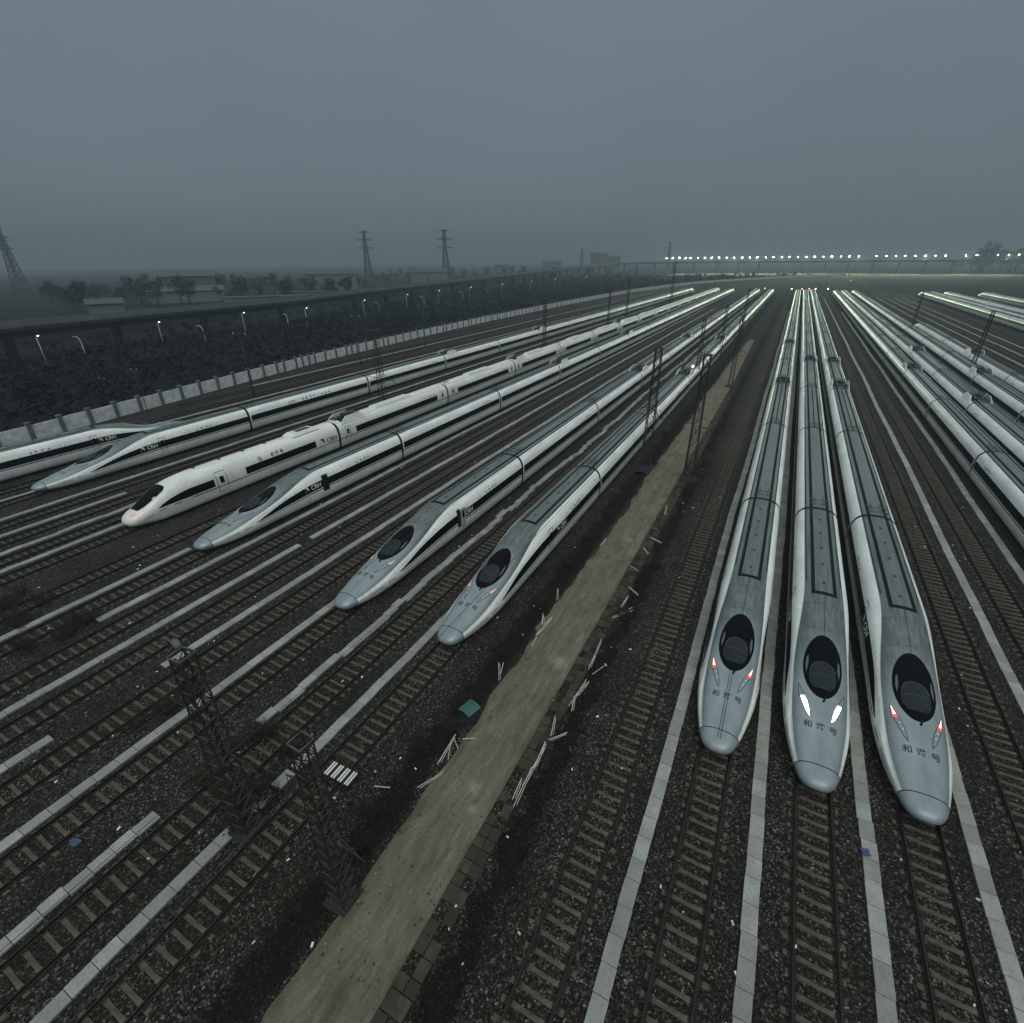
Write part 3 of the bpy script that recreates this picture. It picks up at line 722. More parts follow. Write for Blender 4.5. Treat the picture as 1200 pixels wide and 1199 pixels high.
def make_cream_head():
    sh = SH['cream']; W = MAT['cream']
    h = body(sh, [.6, .8, 1, 1.3] + ys_range(1.6, 9, .4) + ys_range(12, HEADL, 4), W, W).build('head_car'); kids = []
    def part(b, n, lab=None):
        o = b.build(n); o.parent = h; kids.append(o)
        if lab: o['label'] = lab
    part(body(sh, [0, .05, .1, .2, .3, .45, .6], W, W, True, True), 'nose_cap')
    g = MB(); rows = []
    for t_, hw in ((1.15, .50), (1.3, .66), (1.8, .80), (2.5, .93), (3.2, 1.02), (3.8, .98), (4.1, .80), (4.2, .55)):
        rows.append([(hw * u, t_, sh.top(t_, hw * u) + .014) for u in (-1, -.75, -.5, -.25, 0, .25, .5, .75, 1)])
    g.grid(rows, MAT['glass']); part(g, 'windscreen')
    d = MB(); d.bar((.1, 1.2, sh.top(1.2, .1) + .05), (.35, 2.3, sh.top(2.3, .35) + .06), .025, MAT['seam']); part(d, 'wiper')
    for sg in (1, -1):
        b = MB(); rows = []
        for y, xi, xo in ((.42, .30, .52), (.6, .34, .72), (.8, .40, .84), (.98, .50, .86)):
            rows.append([(sg * (xi + (xo - xi) * k / 3), y, sh.top(y, xi + (xo - xi) * k / 3) + .014) for k in range(4)])
        b.grid(rows if sg > 0 else [r_[::-1] for r_ in rows], MAT['pink']); part(b, 'tail_lamp', 'glowing pink tail lamp')
    for b in side_ribbon(sh, [(2.7, 1.66, 1.72), (3.2, 1.68, 1.98), (4, 1.7, 2.25), (5, 1.72, 2.45), (6, 1.72, 2.55), (8.7, 1.72, 2.55)], MAT['band']): part(b, 'cab_side_window')
    for b in side_ribbon(sh, [(y, 1.72, 2.55) for y in ys_range(12.6, 23.0, 3)], MAT['band']): part(b, 'window_band')
    for b in side_ribbon(sh, [(1.2, 1.0, 1.03), (1.8, 1.15, 1.2), (3, 1.40, 1.47)] + [(y, 1.48, 1.57) for y in ys_range(4.5, HEADL, 4)], MAT['seam']): part(b, 'side_stripe')
    for sg in (1, -1):
        b = MB(); dy = 9.6
        for seg in ([(dy - .6, .9, 3.15), (dy - .54, .9, 3.15)], [(dy + .54, .9, 3.15), (dy + .6, .9, 3.15)], [(dy - .54, 3.1, 3.15), (dy + .54, 3.1, 3.15)], [(dy - .54, .9, .95), (dy + .54, .9, .95)]):
            for o in side_ribbon(sh, seg, MAT['ink'], .014, (sg,)): b.add(o.v, o.f, MAT['ink'])
        for o in side_ribbon(sh, [(dy - .24, 1.85, 1.9), (dy - .24, 1.85, 2.6), (dy + .24, 1.85, 2.6)], MAT['glass'], .014, (sg,)): b.add(o.v, o.f, MAT['glass'])
        part(b, 'cab_door')
        b = MB(); side_text(b, sh, 'CRH', .92, 25.4 + sg * .35, 1.78, MAT['ink'], sg, .03); side_logo(b, sh, .42, 25.4 - sg * 1.35, 2.1, MAT['ink'], sg, .03); part(b, 'company_lettering')
        b = MB(); side_text(b, sh, '和 谐 号', .52, 16.9 + sg * .2, 2.68, MAT['ink'], sg, .03); part(b, 'name_lettering')
        b = MB(); rr = .24; yc = 15.7 if sg > 0 else 18.3
        b.path([(sg * (sh.side(14.3, 2.88 + rr * math.sin(t)) + .02), yc - 1.0 * sg + rr * math.cos(t), 2.88 + rr * math.sin(t)) for t in [PI * k / 5 for k in range(11)]], .03, MAT['ink'], 4)
        b.path([(sg * (sh.side(14.3, 2.88 + dz) + .02), yc - 1.0 * sg + dyy, 2.88 + dz) for dyy, dz in ((-.1, .12), (.11, .0), (-.07, -.12))], .03, MAT['ink'], 4)
        part(b, 'round_emblem')
    b = MB()
    for yy in (8, 11, 14, 17): b.box((-.2, yy, 3.8), (.25, .3, .08), MAT['gear'])
    part(b, 'roof_vent')
    b = MB(); b.box((0, 22.4, 3.88), (1.9, 4.4, .32), MAT['cream'], 0, (.7, .75)); b.box((0, 22.6, 4.06), (.9, 2.2, .06), MAT['steel2'], 0, (.9, .9)); part(b, 'roof_unit')
    add_running_gear(h, kids, HEADL, (6, 22.5)); KIDS[h.name] = kids
    return h

USED = set()
def place(proto, parent, y, rz=0):
    if proto.name not in USED:
        USED.add(proto.name); o = proto
        o.parent = parent
    else: o = copy_tree(proto, parent)
    o.location = (0, y, 0); o.rotation_euler = (0, 0, rz); return o
PROTO = {}
def P(key, fn):
    if key not in PROTO: PROTO[key] = fn()
    return PROTO[key]
def build_train(cx, label, lamps=None, door=None, crh=12.4, y0=20.4, n=16, kind='silver', pantos=(3, 5), cctv=None, group=None, rz=0, lamp=False, seamline=False):
    t = thing('high_speed_train', label, 'train', (cx, y0, 0), rz, group)
    if kind == 'silver': hd = P(('h', lamps, door, crh, seamline), lambda: make_head(lamps, door, crh, 'head_car', seamline))
    else: hd = P('ch', make_cream_head)
    place(hd, t, 0)
    ck = 'car' if kind == 'silver' else 'cream_car'
    y = HEADL + .2
    for k in range(1, n - 1):
        far = k >= 8
        key = (ck, far, k in pantos, cctv == k, 0 if far else (k + int(abs(cx))) % 2)
        place(P(key, lambda: make_car(ck, far, k in pantos, cctv == k, key[4])), t, y); y += PITCH
    place(P(('h', None, None, 12.4, False), lambda: make_head(None, None, 12.4)) if kind == 'silver' else hd, t, y + HEADL, PI)
    if lamp:
        b = MB(); b.bar((.9, 86.4, 3.6), (.9, 86.4, 4.25), .04, MAT['gear'], 6); b.ball((.9, 86.4, 4.35), .16, MAT['spark'], 6); b.build('work_lamp', t)['label'] = 'bright white lamp lit on the train roof'
    return t

# ------------------------------------------------------------------ masts, poles, pylons
def lattice(b, h, w0, w1, n, r, m, rb=None):
    rb = rb or r * .55
    def c(k, z):
        hw = (w0 + (w1 - w0) * z / h) / 2; return Vector((hw * (1, -1, -1, 1)[k], hw * (1, 1, -1, -1)[k], z))
    zs = [h * i / n for i in range(n + 1)]
    for z0, z1 in zip(zs, zs[1:]):
        for k in range(4):
            b.bar(c(k, z0), c((k + 1) % 4, z1), rb, m, 3); b.bar(c((k + 1) % 4, z0), c(k, z1), rb, m, 3)
            b.bar(c(k, z1), c((k + 1) % 4, z1), rb, m, 3)
    return c
def make_mast(h=14.5, detail=True, w0=1.3, w1=.8):
    t = bpy.data.objects.new('lattice_mast', None); COL.objects.link(t); kids = []
    br = MB(); c = lattice(br, h, w0, w1, 13 if detail else 11, .07 if detail else .05, MAT['steel'])
    for k in range(4):
        b = MB(); b.bar(c(k, 0), c(k, h), .06, MAT['steel'], 4); o = b.build('leg', t); kids.append(o)
    kids.append(br.build('bracing', t))
    b = MB(); b.box((0, 0, .1), (2.0, 2.0, .5), MAT['concd'], 0, (.8, .8)); kids.append(b.build('footing', t))
    b = MB(); b.box((0, .45, h + .04), (1.05, .08, .12), MAT['steel2']); b.box((0, -.45, h + .04), (1.05, .08, .12), MAT['steel2']); b.box((.48, 0, h + .04), (.08, .82, .12), MAT['steel2']); b.box((-.48, 0, h + .04), (.08, .82, .12), MAT['steel2'])
    kids.append(b.build('top_frame', t))
    for sg, z, L in ((-1, 10.2, 2.0), (1, 6.6, 2.6), (-1, 6.9, 2.4)):
        b = MB(); b.bar((sg * .5, 0, z), (sg * (.5 + L), 0, z + .1), .04, MAT['steel'], 4); b.bar((sg * .5, 0, z + 1.1), (sg * (.3 + L), 0, z + .1), .03, MAT['steel'], 4)
        b.bar((sg * (.5 + L), 0, z + .1), (sg * (.5 + L), 0, z - .7), .025, MAT['steel'], 4)
        for i in range(5): b.bar((sg * (.9 + i * .09), 0, z + .02), (sg * (.94 + i * .09), 0, z + .02), .085, MAT['steel2'], 8)
        kids.append(b.build('cantilever', t))
    if detail:
        rr = random.Random(4)
        for q in range(2):
            b = MB(); x0, y0 = rr.uniform(-.3, .3), rr.uniform(-.3, .3); pts = [(x0 + rr.uniform(-.13, .13), y0 + rr.uniform(-.13, .13), h * i / 16) for i in range(17)]
            b.path(pts, .05, MAT['steel'], 5); kids.append(b.build('cable_bundle', t))
        for q in range(9):
            z = rr.uniform(1.5, h - .6); a = rr.uniform(0, 6.3); L = rr.uniform(.5, 1.2); b = MB(); d = Vector((math.cos(a), math.sin(a), 0))
            b.bar(d * .3 + Vector((0, 0, z)), d * (.3 + L) + Vector((0, 0, z + rr.uniform(-.4, .4))), .035, MAT['steel'], 4)
            b.bar(d * .3 + Vector((0, 0, z - .6)), d * (.3 + L * .8) + Vector((0, 0, z)), .025, MAT['steel'], 4)
            if q % 3 == 0: b.box(tuple(d * (.35 + L * .5) + Vector((0, 0, z))), (.3, .22, .4), MAT['steel'])
            kids.append(b.build('bracket', t))
    KIDS[t.name] = kids
    return t
def make_thin_mast(h=12):
    t = bpy.data.objects.new('catenary_pole', None); COL.objects.link(t); kids = []
    b = MB(); b.bar((0, 0, 0), (0, 0, h), .12, MAT['steel'], 6, .08); kids.append(b.build('pole', t))
    b = MB(); b.bar((-1.5, 0, h - .5), (1.5, 0, h - .5), .06, MAT['steel'], 4); b.bar((0, 0, h - 2.2), (1.4, 0, h - .6), .04, MAT['steel'], 4); kids.append(b.build('crossarm', t))
    b = MB()
    for sx in (-1.4, 1.4):
        for i in range(3): b.bar((sx, 0, h - .42 + i * .14), (sx, 0, h - .34 + i * .14), .11, MAT['porcelain'], 8)
    kids.append(b.build('insulator', t)); KIDS[t.name] = kids
    return t
def set_thing(o, loc, label, cat, group, rz=0, sc=1):
    o.location = loc; o.rotation_euler = (0, 0, rz); o.scale = (sc, sc, sc); return tag(o, label, cat, group)

def build_masts():
    spots = [(-17.6, 7.0, .72, 'dark lattice mast standing at the near left between tracks, tallest in the picture', .1),
             (-11.6, 6.9, .64, 'dark open-topped lattice mast at the near left edge of the dirt road', -.05),
             (-12.4, 59.6, 1.0, 'dark lattice mast left of the dirt road beside the work-lamp train', 0),
             (-7.0, 58.5, .985, 'dark lattice mast on the right edge of the dirt road', 0),
             (-54 - 2.9, 63.2, .96, 'lattice mast between the cream train and the silver train left of it', 0),
             (-54 - 2.9, 128, 1.0, 'second lattice mast along the cream train, in front of its middle cars', 0),
             (-60, 193, 1.0, 'lattice mast beside the rear cars of the cream train', 0), (-63, 228, 1.12, 'hazy lattice mast beyond the end of the cream train', 0),
             (-15, 112, .9, 'lattice mast beside the third car of the work-lamp train', 0), (-8.2, 112, .95, 'lattice mast right of the narrowing dirt road', 0),
             (-14.6, 146, .9, 'hazy lattice mast left of the far dirt road', 0), (-14, 198, 1.0, 'hazy lattice mast near the far end of the dirt road', 0),
             (36.6, 143, .92, 'dark leaning lattice mast between the trains at the right', 0), (36.8, 220, .92, 'lattice mast farther along the right-hand trains', 0),
             (-65, 330, 1.5, 'tall hazy lattice mast at the left end of the floodlight row', 0)]
    p = make_mast(); q = make_mast(detail=False, w0=.75, w1=.5); q2 = make_mast(detail=False, w0=1.05, w1=.65); used = set()
    for x, y, s, lab, rz in spots:
        z = q if (y > 100 or x > 0) else (q2 if y > 30 else p)
        o = copy_tree(z) if z.name in used else z; used.add(z.name)
        set_thing(o, (x, y, 0), lab, 'mast', 'lattice masts in the yard', rz, s)
    m1 = [o for o in bpy.data.objects if o.get('label', '').startswith('dark lattice mast standing at the near left')][0]
    b = MB(); b.bar((-.55, .35, 14.4), (-1.0, .5, 14.5), .05, MAT['steel'], 5); b.bar((-.75, .42, 14.5), (-1.35, .62, 14.5), .16, MAT['plaster'], 10, .2); b.build('switched_off_floodlight', m1)
    for i, (x0, z, sg) in enumerate(((-16.2, 6.4, .1), (-20.5, 6.4, -.1), (-12.0, 7.4, .05))):
        b = MB(); pts = [(x0 + sg * (k % 2), 7 + k * 26.2 if k else -16, z + (.0 if k % 2 else -.25)) for k in range(0, 10)]
        b.path(pts, .014, MAT['steel'], 3); tag(b.build('catenary_wire'), ['thin contact wire strung above the track nearest the dirt road', 'thin contact wire strung above the empty track between the two pink-lamp trains', 'thin feeder wire hung along the left edge of the dirt road'][i], 'wire', 'thin overhead wires')
    th = make_thin_mast(); first = True
    for x, y, h, lab in [(-90.2, 63.7, 12, 'dark catenary pole by the boundary wall at the left'), (-98, 48, 7.5, 'short dark pole in front of the boundary wall panels'), (-100.5, 44, 6.5, 'short leaning pole behind the boundary wall'),
                    (-96, 128, 12, 'catenary pole by the boundary wall right of the cream train'), (-94, 98, 12, 'catenary pole behind the far left silver train'),
                    (41.7, 334, 11, 'thin pole among the empty tracks at the right'), (41, 409, 11.5, 'thin hazy pole among far empty tracks'), (45.4, 320, 8.5, 'short thin pole among the empty tracks'),
                    (74, 377, 8.5, 'thin pole beside the far right trains'), (86.6, 375, 12, 'taller thin pole beside the far right trains'), (42.6, 600, 17, 'hazy tall pole under the floodlights'), (72, 253, 8, 'thin pole at the right edge near the far trains'),
                    (-62, 371, 13.5, 'hazy pole left of the long trains'), (-62.5, 438, 12, 'hazy pole among far tracks at left'), (-70, 558, 20, 'hazy tall pole in front of the floodlights'), (22, 560, 16, 'hazy pole behind the three near trains')]:
        o = th if first else copy_tree(th); first = False
        set_thing(o, (x, y, 0), lab, 'pole', 'catenary poles', rnd.uniform(-.2, .2), h / 12)

def build_pylons():
    def pylon(h):
        t = bpy.data.objects.new('pylon', None); COL.objects.link(t); kids = []
        b = MB(); lattice(b, h * .62, h * .17, h * .07, 7, .5, MAT['farsteel'], .34)
        up = MB(); lattice(up, h * .38, h * .07, h * .035, 6, .45, MAT['farsteel'], .3); up.v = [(x, y, z + h * .62) for x, y, z in up.v]
        for bb, hh, w0, w1, z0 in ((b, h * .62, h * .17, h * .07, 0), (up, h * .38, h * .07, h * .035, h * .62)):
            for sx in (1, -1):
                for sy in (1, -1): bb.bar((sx * w0 / 2, sy * w0 / 2, z0), (sx * w1 / 2, sy * w1 / 2, z0 + hh), .55, MAT['farsteel'], 4)
        b.add(up.v, up.f, MAT['farsteel']); kids.append(b.build('tower', t))
        for z in (.66, .82, .97):
            a = MB(); L = h * (.17 if z < .9 else .10)
            for sg in (1, -1): a.bar((sg * L, 0, h * z), (0, 0, h * z + h * .03), .42, MAT['farsteel'], 4); a.bar((sg * L, 0, h * z), (0, 0, h * z), .42, MAT['farsteel'], 4)
            kids.append(a.build('crossarm', t))
        KIDS[t.name] = kids; return t
    p = pylon(60)
    sp = [(-525, 585, 1.0, 'left of the two clear hazy pylons on the horizon', .5), (-372, 548, .93, 'right of the two clear hazy pylons on the horizon', .5), (-445, 1200, .78, 'faint distant pylon left of the floodlight row', .6), (-640, 243, .92, 'tall faint pylon at the left edge of the picture', .3), (-250, 1190, .9, 'very faint pylon behind the start of the floodlight row', .6)]
    for i, (x, y, s, lab, rz) in enumerate(sp):
        o = p if i == 0 else copy_tree(p); set_thing(o, (x, y, 0), lab, 'pylon', 'power pylons beyond the yard', rz, s)
    def wire(a, b_, sag, lab):
        b = MB(); a, b_ = Vector(a), Vector(b_); pts = [a.lerp(b_, i / 16) - Vector((0, 0, sag * 4 * (i / 16) * (1 - i / 16))) for i in range(17)]
        b.path(pts, .05, MAT['farsteel'], 3); tag(b.build('power_line'), lab, 'cable', 'power lines between the pylons')
    for dz in (36, 30):
        wire((-640, 243, dz + 16), (-525, 585, dz + 14), 9, 'faint power line strung from the left edge pylon to the horizon pylon')
        wire((-525, 585, dz + 16), (-372, 548, dz + 13), 4, 'faint power line between the two clear pylons')
        wire((-372, 548, dz + 13), (-445, 1200, dz + 6), 9, 'faint power line from the right clear pylon to the distant pylon')

# ------------------------------------------------------------------ boundary wall
def build_wall():
    t = thing('boundary_wall', 'pale panelled boundary wall with darker pillars along the left side of the yard', 'wall', (0, 0, 0))
    P_, Q_ = [], []; step = 4.3; acc = 0; nodes = []
    for (x0, y0), (x1, y1) in zip(WALL, WALL[1:]):
        L = math.hypot(x1 - x0, y1 - y0); d = -acc if False else (step - acc if nodes else 0)
        while d < L:
            nodes.append((x0 + (x1 - x0) * d / L, y0 + (y1 - y0) * d / L)); d += step * (1 if rnd.random() < .8 else .55)
        acc = (L - (d - step)) % step
    vis = [i for i, (x, y) in enumerate(nodes) if in_frame((x, y, 1), 30)]
    own = set(vis[:100]); rp, rq = MB(), MB()
    for i, ((x0, y0), (x1, y1)) in enumerate(zip(nodes, nodes[1:])):
        a = math.atan2(y1 - y0, x1 - x0); L = math.hypot(x1 - x0, y1 - y0); h = 2.25 + rnd.uniform(-.06, .06)
        b = MB() if i in own else rp
        b.box(((x0 + x1) / 2, (y0 + y1) / 2, h / 2), (L - .62, .18, h), MAT['wallp'], a)
        if i in own: b.build('wall_panel', t)
        b = MB() if i in own else rq
        b.box((x0, y0, 1.3), (.6, .5, 2.6), MAT['wallq'], a); b.box((x0, y0, 2.66), (.72, .62, .12), MAT['wallq'], a)
        if i in own: b.build('pillar', t)
    if rp.v: rp.build('wall_panels', t, kind='stuff'); rq.build('pillars', t, kind='stuff')

# ------------------------------------------------------------------ viaducts, lamps, floodlights
def polyline_box(b, pts, off0, off1, z0, z1, m):
    rows = []
    for i, (x, y, z) in enumerate(pts):
        p, q = pts[max(i - 1, 0)], pts[min(i + 1, len(pts) - 1)]; d = Vector((q[0] - p[0], q[1] - p[1])).normalized(); n = Vector((d.y, -d.x))
        rows.append([(x + n.x * o, y + n.y * o, z + zz) for o, zz in ((off0, z0), (off1, z0), (off1, z1), (off0, z1))])
    b.grid(rows, m, close=True, smooth=False)
VIA = [(-160, -60, 9), (-176, 20, 9), (-183, 62, 9), (-186, 90, 9), (-188, 120, 9), (-191, 157, 9), (-205, 215, 9.3), (-222, 310, 9.8), (-240, 410, 10.4), (-262, 560, 11.5), (-285, 760, 14), (-290, 930, 17), (-268, 1010, 18), (-210, 1045, 18.5), (-100, 1060, 18.5), (100, 1060, 18.5), (300, 1040, 18.5), (520, 1000, 18.5)]
def build_viaduct():
    t = thing('viaduct', 'long dark railway viaduct curving across the left side to the horizon', 'viaduct')
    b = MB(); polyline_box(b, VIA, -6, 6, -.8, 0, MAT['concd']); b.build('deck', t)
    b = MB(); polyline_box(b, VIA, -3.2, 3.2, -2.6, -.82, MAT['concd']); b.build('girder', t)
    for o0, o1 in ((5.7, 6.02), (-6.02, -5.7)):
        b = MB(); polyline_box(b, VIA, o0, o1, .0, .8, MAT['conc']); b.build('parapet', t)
    for i, ((x0, y0, z0), (x1, y1, z1)) in enumerate(zip(VIA, VIA[1:])):
        n = max(1, int(math.hypot(x1 - x0, y1 - y0) / 32))
        for k in range(n):
            f = k / n; x, y, z = x0 + (x1 - x0) * f, y0 + (y1 - y0) * f, z0 + (z1 - z0) * f
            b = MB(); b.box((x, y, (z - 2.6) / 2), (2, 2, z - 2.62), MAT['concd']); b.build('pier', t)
    V2 = [(x - 42 - .02 * max(0, y), y + 8, z - 4.5) for x, y, z in VIA[:11]]
    t = thing('road_embankment', 'low pale-edged embankment road running behind the viaduct', 'road bank')
    b = MB(); polyline_box(b, V2, -7, 7, -4.6, 0, MAT['concd']); b.build('bank', t)
    b = MB(); polyline_box(b, V2, 6.6, 7.02, 0, .9, MAT['conc']); b.build('parapet', t)
def build_lamps():
    def straight():
        t = bpy.data.objects.new('street_lamp', None); COL.objects.link(t)
        k = []; b = MB(); b.bar((0, 0, 0), (0, 0, 8), .16, MAT['lamp_post'], 6, .1); k.append(b.build('post', t))
        b = MB(); b.bar((0, 0, 8), (.9, 0, 8.4), .07, MAT['lamp_post'], 5); k.append(b.build('arm', t))
        b = MB(); b.ball((1.1, 0, 8.36), .25, MAT['street'], 5, .6); k.append(b.build('lamp_head', t)); KIDS[t.name] = k; return t
    def curved():
        t = bpy.data.objects.new('curved_lamp', None); COL.objects.link(t)
        k = []; b = MB(); pts = [(0, 0, 0), (0, 0, 4.2)] + [(-1.6 + 1.6 * math.cos(a), 0, 4.2 + 1.7 * math.sin(a)) for a in (.4, .8, 1.2, 1.57)] + [(-2.2, 0, 5.85)]
        b.path(pts, .13, MAT['lamp_post'], 6); k.append(b.build('post', t))
        b = MB(); b.box((-2.5, 0, 5.8), (.9, .34, .16), MAT['lamp_post']); k.append(b.build('lamp_head', t)); KIDS[t.name] = k; return t
    s, c = straight(), curved(); fs = fc = True
    for i, (x, y) in enumerate([(-166, 62), (-170, 94), (-173, 125), (-167, 148), (-176, 190), (-184, 232), (-190, 270), (-194, 312), (-196, 360), (-198, 415), (-200, 470), (-195, 540)]):
        o = s if fs else copy_tree(s); fs = False
        set_thing(o, (x, y, 0), 'lit street lamp on a straight pale post in front of the viaduct', 'street lamp', 'lit street lamps in front of the viaduct', rnd.uniform(-.3, .3), .92)
    for i, (x, y) in enumerate([(-173, 74), (-166, 105), (-173, 144), (-180, 205), (-186, 250), (-192, 300), (-197, 340)]):
        o = c if fc else copy_tree(c); fc = False
        set_thing(o, (x, y, 0), 'unlit street lamp with a curved pale post in front of the viaduct', 'street lamp', 'curved unlit street lamps', rnd.uniform(-.3, .3), .95)
    # row of floodlights on the far viaduct
    def flood(rad):
        t = bpy.data.objects.new('floodlight', None); COL.objects.link(t); k = []
        b = MB(); b.bar((0, 0, 0), (0, 0, 5.6), .16, MAT['farsteel'], 5); k.append(b.build('post', t))
        b = MB(); b.ball((0, 0, 6.0), rad, MAT['flood'], 5); k.append(b.build('lamp_head', t)); KIDS[t.name] = k; return t
    ff = [flood(.45), flood(.6), flood(.8)]; fu = set()
    pxs = [780, 787, 795, 802, 808, 817, 825, 833, 842, 851, 860, 869, 878, 887, 897, 906, 916, 925, 935, 945, 955, 965, 975, 986, 996, 1007, 1028, 1040, 1051, 1062, 1074, 1086, 1098, 1110, 1134, 1147, 1172, 1185, 1197]
    for i, px in enumerate(pxs):
        d = CR * (px - 600) - CU * (302.8 - (px - 780) * .0095 - 599.5) + CW * FPX
        yv = 1045 if px < 1100 else 1035
        x = d.x / d.y * yv
        f = ff[(i * 7 + i // 3) % 3]; o = copy_tree(f) if f.name in fu else f; fu.add(f.name)
        set_thing(o, (x, yv + 10, 18.5), 'bright greenish floodlight in the far row along the horizon', 'floodlight', 'floodlights in a row along the horizon')
        if i % 3 == 1:
            l = bpy.data.lights.new('floodlight_beam', 'SPOT'); l.energy = 330000; l.color = (.80, 1.0, .62); l.shadow_soft_size = 1.0; l.spot_size = R(105); l.spot_blend = .6
            lo = bpy.data.objects.new('floodlight_beam', l); COL.objects.link(lo); lo.parent = o; lo.location = (0, -1.4, 5.6); lo.rotation_euler = (R(-68), 0, 0)

def build_signals():
    for i, (x, y, m, lab) in enumerate([(-3.5, 452, 'sig_w', 'tiny white signal left of the three near trains'), (3.3, 456, 'sig_r', 'tiny red signal behind the leftmost near train'), (7.9, 458, 'sig_r', 'tiny red signal behind the middle near train'), (12, 458, 'sig_w', 'tiny white signal behind the rightmost near train'), (20.2, 462, 'sig_w', 'tiny white signal beyond the empty tracks'), (-21.5, 455, 'sig_r', 'tiny red signal at the end of the left-hand trains'), (45.5, 640, 'sig_r', 'red signal in the haze under the floodlights')]):
        t = thing('signal', lab, 'signal', (x, y, 0), 0, 'track signals at the far end')
        b = MB(); b.bar((0, 0, 0), (0, 0, 2.6), .09, MAT['steel'], 5); b.build('post', t)
        b = MB(); b.box((0, 0, 2.9), (.6, .3, .9), MAT['steel']); b.ball((0, -.25, 3.0), .34, MAT[m], 5); b.build('lamp', t)

# ------------------------------------------------------------------ vegetation, buildings
def leaf_clump(b, c, r, n, sz, m, rr):
    for _ in range(n):
        d = Vector((rr.gauss(0, 1), rr.gauss(0, 1), rr.gauss(0, .8))); d = d.normalized() * (r * rr.random() ** .4)
        p = Vector(c) + d; a = Vector((rr.gauss(0, 1), rr.gauss(0, 1), rr.gauss(0, .5))).normalized(); q = a.orthogonal().normalized(); s = sz * rr.uniform(.6, 1.3)
        b.add([p - a * s, p + q * s * .55, p + a * s, p - q * s * .55], [(0, 1, 2, 3)], m)
def build_scrub():
    rr = random.Random(5); b = MB()
    for i in range(5200):
        y = -20 + 900 * rr.random() ** 1.7
        xw = np.interp(y, [p[1] for p in WALL], [p[0] for p in WALL]); xv = np.interp(y, [p[1] for p in VIA[:13]], [p[0] for p in VIA[:13]])
        x = xw - 4 - (xw - xv - 4) * rr.random() * (1.0 if rr.random() < .85 else 1.5)
        if not in_frame((x, y, 1), 60): continue
        d = math.hypot(x, y); s = 1 + d / 260
        tall = rr.random() < .10; r = rr.uniform(1.6, 2.6) if tall else rr.uniform(.6, 1.7); leaf_clump(b, (x, y, (rr.uniform(2.2, 4.2) if tall else r * rr.uniform(.3, .9))), r, 26 if tall else 15, (.24 if rr.random() < .6 else .34) * s, MAT['leaf'], rr)
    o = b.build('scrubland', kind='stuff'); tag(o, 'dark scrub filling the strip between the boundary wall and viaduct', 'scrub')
def make_tree(h, seed):
    rr = random.Random(seed); t = bpy.data.objects.new('tree', None); COL.objects.link(t); k = []
    b = MB(); b.bar((0, 0, 0), (0, 0, h * .5), h * .035, MAT['bark'], 6, h * .02)
    for i in range(5):
        a = 2 * PI * i / 5; b.bar((0, 0, h * .38), (math.cos(a) * h * .22, math.sin(a) * h * .22, h * .62), h * .014, MAT['bark'], 4)
    k.append(b.build('trunk', t)); b = MB()
    for i in range(22):
        a = rr.uniform(0, 2 * PI); q = rr.random() ** .5 * h * .33; z = h * rr.uniform(.38, .9); q *= 1 - abs(z / h - .6) * 1.2
        leaf_clump(b, (math.cos(a) * q, math.sin(a) * q, z), h * rr.uniform(.09, .16), 24, h * .035, MAT['leaf'], rr)
    k.append(b.build('crown', t)); KIDS[t.name] = k; return t
def build_trees():
    rr = random.Random(21); protos = [make_tree(9, 1), make_tree(12, 2), make_tree(7, 3)]; used = set()
    labs = ['hazy bushy tree on the left horizon beyond the viaduct', 'taller hazy tree on the left horizon beyond the viaduct', 'low hazy tree on the left horizon beyond the viaduct']
    spots = []
    for px in range(40, 760, 9):
        for rep in range(2 if px < 520 else 1):
            px_ = px + rr.uniform(-5, 5); D = rr.uniform(360, 620) if px < 430 else rr.uniform(560, 980)
            d = CR * (px_ - 600) - CU * (305 - 599.5) + CW * FPX; v = Vector((d.x, d.y)).normalized() * D; spots.append((v.x, v.y))
    for px in range(1128, 1206, 6):
        d = CR * (px + rr.uniform(-3, 3) - 600) - CU * (300 - 599.5) + CW * FPX; v = Vector((d.x, d.y)).normalized() * rr.uniform(1180, 1350); spots.append((v.x, v.y))
    for i, (x, y) in enumerate(spots):
        j = rr.randrange(3); p = protos[j]; o = p if j not in used else copy_tree(p); used.add(j)
        right = x > 100
        set_thing(o, (x, y, 0), 'hazy dark tree on the right horizon behind the floodlights' if right else labs[j], 'tree', 'trees on the right horizon' if right else 'trees on the left horizon', rr.uniform(0, 6), rr.uniform(.8, 1.3) * (3.2 if right else 1.15))
def ray_at(px, D, py=330):
    d = CR * (px - 600) - CU * (py - 599.5) + CW * FPX; v = Vector((d.x, d.y)).normalized() * D; return v.x, v.y, math.atan2(v.y, v.x) + PI / 2
